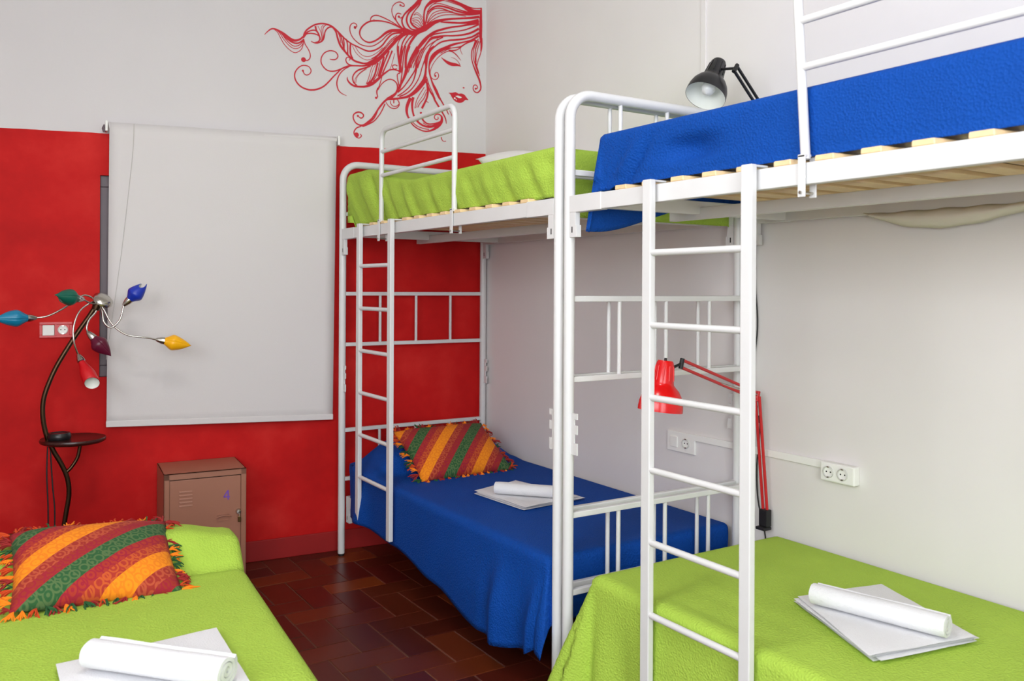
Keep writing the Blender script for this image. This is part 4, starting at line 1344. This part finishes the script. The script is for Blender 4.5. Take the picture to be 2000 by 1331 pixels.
MB().box((-LW + 0.026, yf + 0.012, 0.308), (-LW + 0.041, yf + 0.018, 0.336)).obj('key_tag', MT['brass'], dr, bevel=0.003)

# ------------------------------------------------------------------ floor lamp with six coloured shades
FY = 1.95
fl_ = thing('floor_lamp', 'bronze floor lamp with six coloured tulip shades and a tray', 'floor lamp', (-1.37, FY, 0))
FO = Vector((-1.37, FY, 0))
def fp(x, z, dy=0.0):
    return (x - FO.x, dy, z)
MB().lathe([(0.0, 0.032), (0.03, 0.030), (0.10, 0.022), (0.135, 0.012), (0.14, 0.0)], 32).obj('base', MT['bronze'], fl_, smooth=0.9)
MB().tube(catmull([fp(-1.37, 0.02), fp(-1.362, 0.2), fp(-1.335, 0.40), fp(-1.321, 0.50), fp(-1.328, 0.575), fp(-1.352, 0.64), fp(-1.385, 0.705), fp(-1.412, 0.775), fp(-1.427, 0.86), fp(-1.424, 0.94), fp(-1.40, 1.02), fp(-1.365, 1.10), fp(-1.30, 1.215), fp(-1.24, 1.31), fp(-1.212, 1.36)], 5), 0.0105, 12).obj('pole', MT['bronze'], fl_, smooth=0.9)
tr = MB().lathe([(0.0, 0.0), (0.125, 0.0), (0.135, 0.006), (0.137, 0.014), (0.134, 0.021), (0.127, 0.018), (0.0, 0.018)], 44, fp(-1.305, 0.735)).obj('tray', MT['tray'], fl_, smooth=0.9)
MB().tube(catmull([fp(-1.335, 0.60), fp(-1.31, 0.625), fp(-1.285, 0.67), fp(-1.275, 0.737)], 4), 0.008, 8).obj('tray_brace', MT['bronze'], fl_, smooth=0.9)
hub = MB().lathe([(0.0, 0.0), (0.016, 0.0), (0.019, 0.02), (0.022, 0.05), (0.0, 0.055)], 20, fp(-1.218, 1.335, -0.005), (0.35, 0, 1)).obj('hub', MT['bronze'], fl_, smooth=0.9)
MB().lathe([(0.0, 0.024), (0.03, 0.022), (0.044, 0.012), (0.046, 0.0), (0.0, 0.0)], 28, fp(-1.19, 1.376, -0.02), (0.35, -0.55, 0.75)).obj('hub_cap', MT['chrome'], hub, smooth=0.9)
for c in ([(-1.404, 0.74), (-1.408, 0.6), (-1.402, 0.45), (-1.40, 0.3), (-1.39, 0.05)], [(-1.395, 0.72), (-1.385, 0.55), (-1.375, 0.42), (-1.38, 0.28), (-1.40, 0.05)]):
    MB().tube(catmull([fp(a, b, 0.03) for a, b in c], 5), 0.0032, 6).obj('cable', MT['rubber'], fl_, smooth=0.9)
def tulip(col, base, tip, side, style):
    """one glass shade: a pointed petal rolled into a cup, cut on the slant, with a nickel socket"""
    base, tip = Vector(base), Vector(tip)
    ax = (tip - base).normalized()
    L = (tip - base).length
    sd = Vector(side); sd = (sd - ax * sd.dot(ax)).normalized()
    w = ax.cross(sd)
    n, k = 32, 14
    def rad(t):
        if style == 'cup':
            return 0.032 * (0.42 + 0.58 * smoothstep(0.0, 0.55, t)) * (1 + 0.04 * t)
        return 0.0375 * (0.40 + 0.60 * smoothstep(0.0, 0.36, t)) * (1 - 0.93 * max(0.0, (t - 0.34) / 0.66) ** 1.45)
    def cut(a):
        c = math.cos(a)
        if style == 'cup':
            return 0.80 + 0.10 * c
        if style == 'crown':
            return 0.66 + 0.30 * abs(c) ** 1.5 * (1.0 if c > 0 else 0.55)
        return 0.64 + 0.36 * max(0, c) ** 0.8
    rows, lin = [], []
    for i in range(k + 1):
        row, rl = [], []
        for j in range(n + 1):
            a = 2 * math.pi * j / n
            t = i / k * cut(a)
            e = sd * math.cos(a) + w * math.sin(a)
            row.append(base + ax * (L * t) + e * rad(t))
            rl.append(base + ax * (L * t * 0.995) + e * max(0.0005, rad(t) - 0.0035))
        rows.append(row); lin.append(rl)
    g = MB().grid(rows).obj('shade', MT['glass_' + col], fl_, smooth=3.1)
    s = g.modifiers.new('thickness', 'SOLIDIFY'); s.thickness = 0.0022
    MB().grid(lin).obj('lining', MT['enamel_in'], g, smooth=3.1)
    MB().lathe([(0.0065, -0.032), (0.010, -0.026), (0.0165, -0.006), (0.0175, 0.006), (0.013, 0.010)], 18, base, ax, cap0=True).obj('socket', MT['chrome'], g, smooth=0.9)
    MB().lathe([(0.011, 0.0), (0.014, 0.02), (0.017, 0.045), (0.010, 0.062), (0.0, 0.066)], 14, base, ax).obj('bulb', MT['bulb'], g, smooth=0.9)
    return base - ax * 0.030
HUB = fp(-1.205, 1.372, -0.01)
arms = [
    ('teal', fp(-1.487, 1.303, -0.05), fp(-1.625, 1.303, -0.08), (-0.2, -1, -0.1), [fp(-1.25, 1.40, -0.02), fp(-1.285, 1.395, -0.03), fp(-1.35, 1.345, -0.04), fp(-1.41, 1.312, -0.045)]),
    ('bottle', fp(-1.297, 1.388, -0.09), fp(-1.40, 1.405, -0.17), (0.1, -1, 0.2), [fp(-1.225, 1.365, -0.03), fp(-1.25, 1.37, -0.05)]),
    ('cobalt', fp(-1.083, 1.378, -0.05), fp(-1.006, 1.462, -0.06), (1, -0.5, -0.4), [fp(-1.192, 1.33, -0.03), fp(-1.185, 1.28, -0.04), fp(-1.155, 1.255, -0.045), fp(-1.12, 1.29, -0.05)]),
    ('amber', fp(-0.932, 1.188, -0.05), fp(-0.806, 1.160, -0.06), (0, -1, 0.25), [fp(-1.185, 1.34, -0.02), fp(-1.15, 1.27, -0.03), fp(-1.09, 1.22, -0.04), fp(-1.01, 1.205, -0.05)]),
    ('plum', fp(-1.232, 1.212, -0.03), fp(-1.156, 1.122, -0.05), (0.2, -1, 0.1), [fp(-1.215, 1.33, -0.015), fp(-1.245, 1.29, -0.02), fp(-1.255, 1.255, -0.025)]),
    ('scarlet', fp(-1.281, 1.110, -0.05), fp(-1.232, 0.985, -0.13), (0.2, 1, 0.3), [fp(-1.235, 1.37, -0.02), fp(-1.285, 1.33, -0.03), fp(-1.31, 1.26, -0.04), fp(-1.308, 1.19, -0.045)]),
]
for col, b0, t0, sd, mid in arms:
    end = tulip(col, b0, t0, sd, {'scarlet': 'cup', 'cobalt': 'crown'}.get(col, 'petal'))
    MB().tube(catmull([HUB] + mid + [tuple(end)], 6), 0.0042, 8).obj('arm', MT['chrome'], fl_, smooth=0.9)
o = MB().lathe([(0.0, 0.0), (0.046, 0.0), (0.050, 0.008), (0.050, 0.020), (0.044, 0.030), (0.036, 0.030), (0.032, 0.026), (0.0, 0.026)], 30).obj('round_tin', MT['black'], smooth=0.7)
o.location = (-1.362, FY, 0.7535)
tag(o, 'small round black tin on the dark lamp tray', 'tin')

# ------------------------------------------------------------------ switches, sockets and trunking
def socket_face(parent, x, y, z, plate_mat, sx=1.0, depth_dir=1):
    """round earthed socket in local wall coordinates (y points into the room)"""
    s = MB().lathe([(0.0215, 0.0), (0.0215, 0.004), (0.019, 0.005), (0.0175, -0.001), (0.0, -0.001)], 24, (x, y, z), (0, 1, 0)).obj('socket_well', plate_mat, parent, smooth=0.6)
    for dx in (-0.0085, 0.0085):
        MB().lathe([(0.0, 0.0002), (0.0028, 0.0002), (0.0028, -0.0008)], 10, (x + dx, y, z), (0, 1, 0)).obj('pin_hole', MT['dark'], s)
    for dz in (-0.0185, 0.0185):
        MB().box((x - 0.004, y - 0.0005, z + dz - 0.0025), (x + 0.004, y + 0.0052, z + dz + 0.0025)).obj('earth_clip', MT['chrome'], s)
    return s
sp = thing('switch_plate', 'red framed light switch and socket on the red wall', 'switch'); on_back(sp)
window_frame(MB(), 2.197, 2.338, 1.197, 1.273, 0.0, 0.009, 0.014).obj('frame', MT['redplate'], sp, bevel=0.002)
MB().box((2.265, 0.0, 1.205), (2.272, 0.009, 1.265)).obj('frame', MT['redplate'], sp)
MB().box((2.2735, 0.0, 1.208), (2.324, 0.012, 1.258)).obj('rocker', MT['plastic'], sp, bevel=0.003)
MB().box((2.211, 0.0, 1.208), (2.265, 0.006, 1.262)).obj('insert', MT['redplate'], sp)
socket_face(sp, 2.238, 0.0075, 1.235, MT['plastic'])

# right wall frame: local x runs towards the back wall, y into the room
RW_ROT = math.radians(90)
def on_right(o):
    o.location = (XR, 0, 0); o.rotation_euler = (0, 0, RW_ROT)
    return o
# rotation by +90 degrees maps local x to world y and local y to world -x
sp = on_right(thing('switch_plate', 'white light switch and socket plate on the wall behind the red lamp', 'switch'))
MB().box((0.255, 0, 0.737), (0.425, 0.010, 0.823)).obj('plate', MT['plastic'], sp, bevel=0.003)
MB().box((0.358, 0.0, 0.755), (0.405, 0.014, 0.803)).obj('rocker', MT['plastic'], sp, bevel=0.003)
socket_face(sp, 0.307, 0.0105, 0.780, MT['plastic_grey'])
sp = on_right(thing('socket_box', 'white surface box with two sockets on the right wall', 'socket'))
MB().box((-0.543, 0, 0.762), (-0.402, 0.034, 0.829)).obj('box', MT['plastic'], sp, bevel=0.005)
socket_face(sp, -0.438, 0.0345, 0.796, MT['plastic_grey'])
socket_face(sp, -0.497, 0.0345, 0.796, MT['plastic_grey'])
o = on_right(MB().box((-0.402, 0, 0.799), (0.255, 0.012, 0.826)).obj('cable_trunking', MT['plastic'], bevel=0.002))
tag(o, 'horizontal white cable trunking along the right wall', 'trunking')
o = on_right(MB().box((0.205, 0, 1.95), (0.235, 0.008, ZC)).obj('cable_trunking', MT['plaster'], bevel=0.002))
tag(o, 'vertical white cable trunking rising up the right wall', 'trunking')

# ------------------------------------------------------------------ clamp lamps
def work_lamp(name, label, M1, M2, head, aim, joint, elbow, foot, group, col_in):
    """spring-arm lamp: clamp, two parallel-bar arms, knuckles, and a shade with a bulb"""
    t = thing(name, label, 'lamp', foot, 0, group)
    F = Vector(foot)
    L = lambda p: tuple(Vector(p) - F)
    head, aim, joint, elbow = Vector(head), Vector(aim).normalized(), Vector(joint), Vector(elbow)
    up = -aim
    # shade opens along aim; head is the centre of its rim
    sh = MB().lathe([(0.0765, 0.0), (0.0765, 0.010), (0.0745, 0.030), (0.068, 0.052), (0.057, 0.071), (0.043, 0.085), (0.0375, 0.091), (0.0365, 0.098), (0.030, 0.162), (0.0255, 0.172), (0.0, 0.173)], 36, L(head), up).obj('shade', M1, t, smooth=0.7)
    MB().lathe([(0.0757, 0.001), (0.0735, 0.024), (0.066, 0.050), (0.055, 0.069), (0.041, 0.083), (0.0, 0.086)], 36, L(head), up).obj('reflector', col_in, sh, smooth=0.7)
    q = up.orthogonal().normalized()
    for k in range(10):
        e = Matrix.Rotation(2 * math.pi * k / 10, 3, up) @ q
        MB().tube([L(head + up * 0.105 + e * 0.0362), L(head + up * 0.155 + e * 0.0310)], 0.0022, 6).obj('vent_rib', M1, sh, smooth=0.9)
    MB().lathe([(0.0, 0.012), (0.018, 0.018), (0.027, 0.034), (0.024, 0.052), (0.014, 0.07)], 20, L(head), up).obj('bulb', MT['bulb'], sh, smooth=0.9)
    MB().tube([L(head + up * 0.172), L(head + up * 0.181)], 0.005, 8).obj('switch_knob', MT['rubber'], sh, smooth=0.9)
    neck = head + up * 0.135
    MB().tube([L(neck), L(neck + (joint - neck) * 0.55), L(joint)], 0.005, 8).obj('swivel', MT['rubber'], t, smooth=0.9)
    def arm(a, b, off):
        for s in (-1, 1):
            MB().tube([L(a + off * s), L(b + off * s)], 0.0058, 8).obj('arm_bar', M2, t)
    d1 = (elbow - joint).normalized()
    side = Vector((0, 0, 1)); side = (side - d1 * side.dot(d1)).normalized() * 0.013
    arm(joint, elbow, side)
    arm(elbow, F + Vector((0, 0, 0.06)), Vector((0, 0.010, 0)))
    MB().tube([L(joint - side * 1.4), L(joint + side * 1.4)], 0.008, 8).obj('knuckle', MT['rubber'], t, smooth=0.9)
    MB().tube([L(elbow - side * 1.5), L(elbow + side * 1.5)], 0.009, 8).obj('knuckle', M2, t, smooth=0.9)
    MB().tube([L(joint + d1 * 0.24 - side), L(elbow + side * 0.4)], 0.0055, 8).obj('spring', MT['chrome'], t, smooth=0.9)
    MB().box((-0.014, -0.02, 0.0), (0.014, 0.02, 0.065)).obj('clamp', MT['rubber'], t, bevel=0.003)
    MB().box((-0.03, -0.022, -0.012), (0.012, 0.022, 0.0)).obj('clamp_jaw', MT['rubber'], t, bevel=0.003)
    return t
work_lamp('clamp_lamp', 'red spring-arm lamp clamped beside the nearer lower bunk', MT['lamp_red'], MT['lamp_red_dull'],
          (0.268, -0.22, 1.030), (-0.12, 0.02, -1), (0.366, -0.22, 1.187), (0.842, -0.135, 1.035), (0.872, -0.150, 0.535), 'spring-arm lamps', MT['enamel_in'])
work_lamp('clamp_lamp', 'black spring-arm lamp above the blue upper bunk', MT['black'], MT['black'],
          (0.600, -0.092, 2.166), (-0.50, -0.10, -0.80), (0.655, -0.19, 2.258), (0.85, -0.165, 2.105), (0.872, -0.235, 1.962), 'spring-arm lamps', MT['enamel_in'])
o = MB().tube(catmull([(0.893, -0.05, 1.96), (0.895, -0.075, 1.75), (0.897, -0.07, 1.5), (0.897, -0.085, 1.3), (0.897, -0.062, 1.1), (0.897, -0.098, 0.92), (0.897, -0.085, 0.75), (0.897, -0.092, 0.62), (0.897, -0.125, 0.51), (0.897, -0.14, 0.40)], 6), 0.0028, 6).obj('lamp_cable', MT['rubber'], smooth=0.9)
tag(o, 'thin black cable hanging down the wall beside the ladder', 'cable')
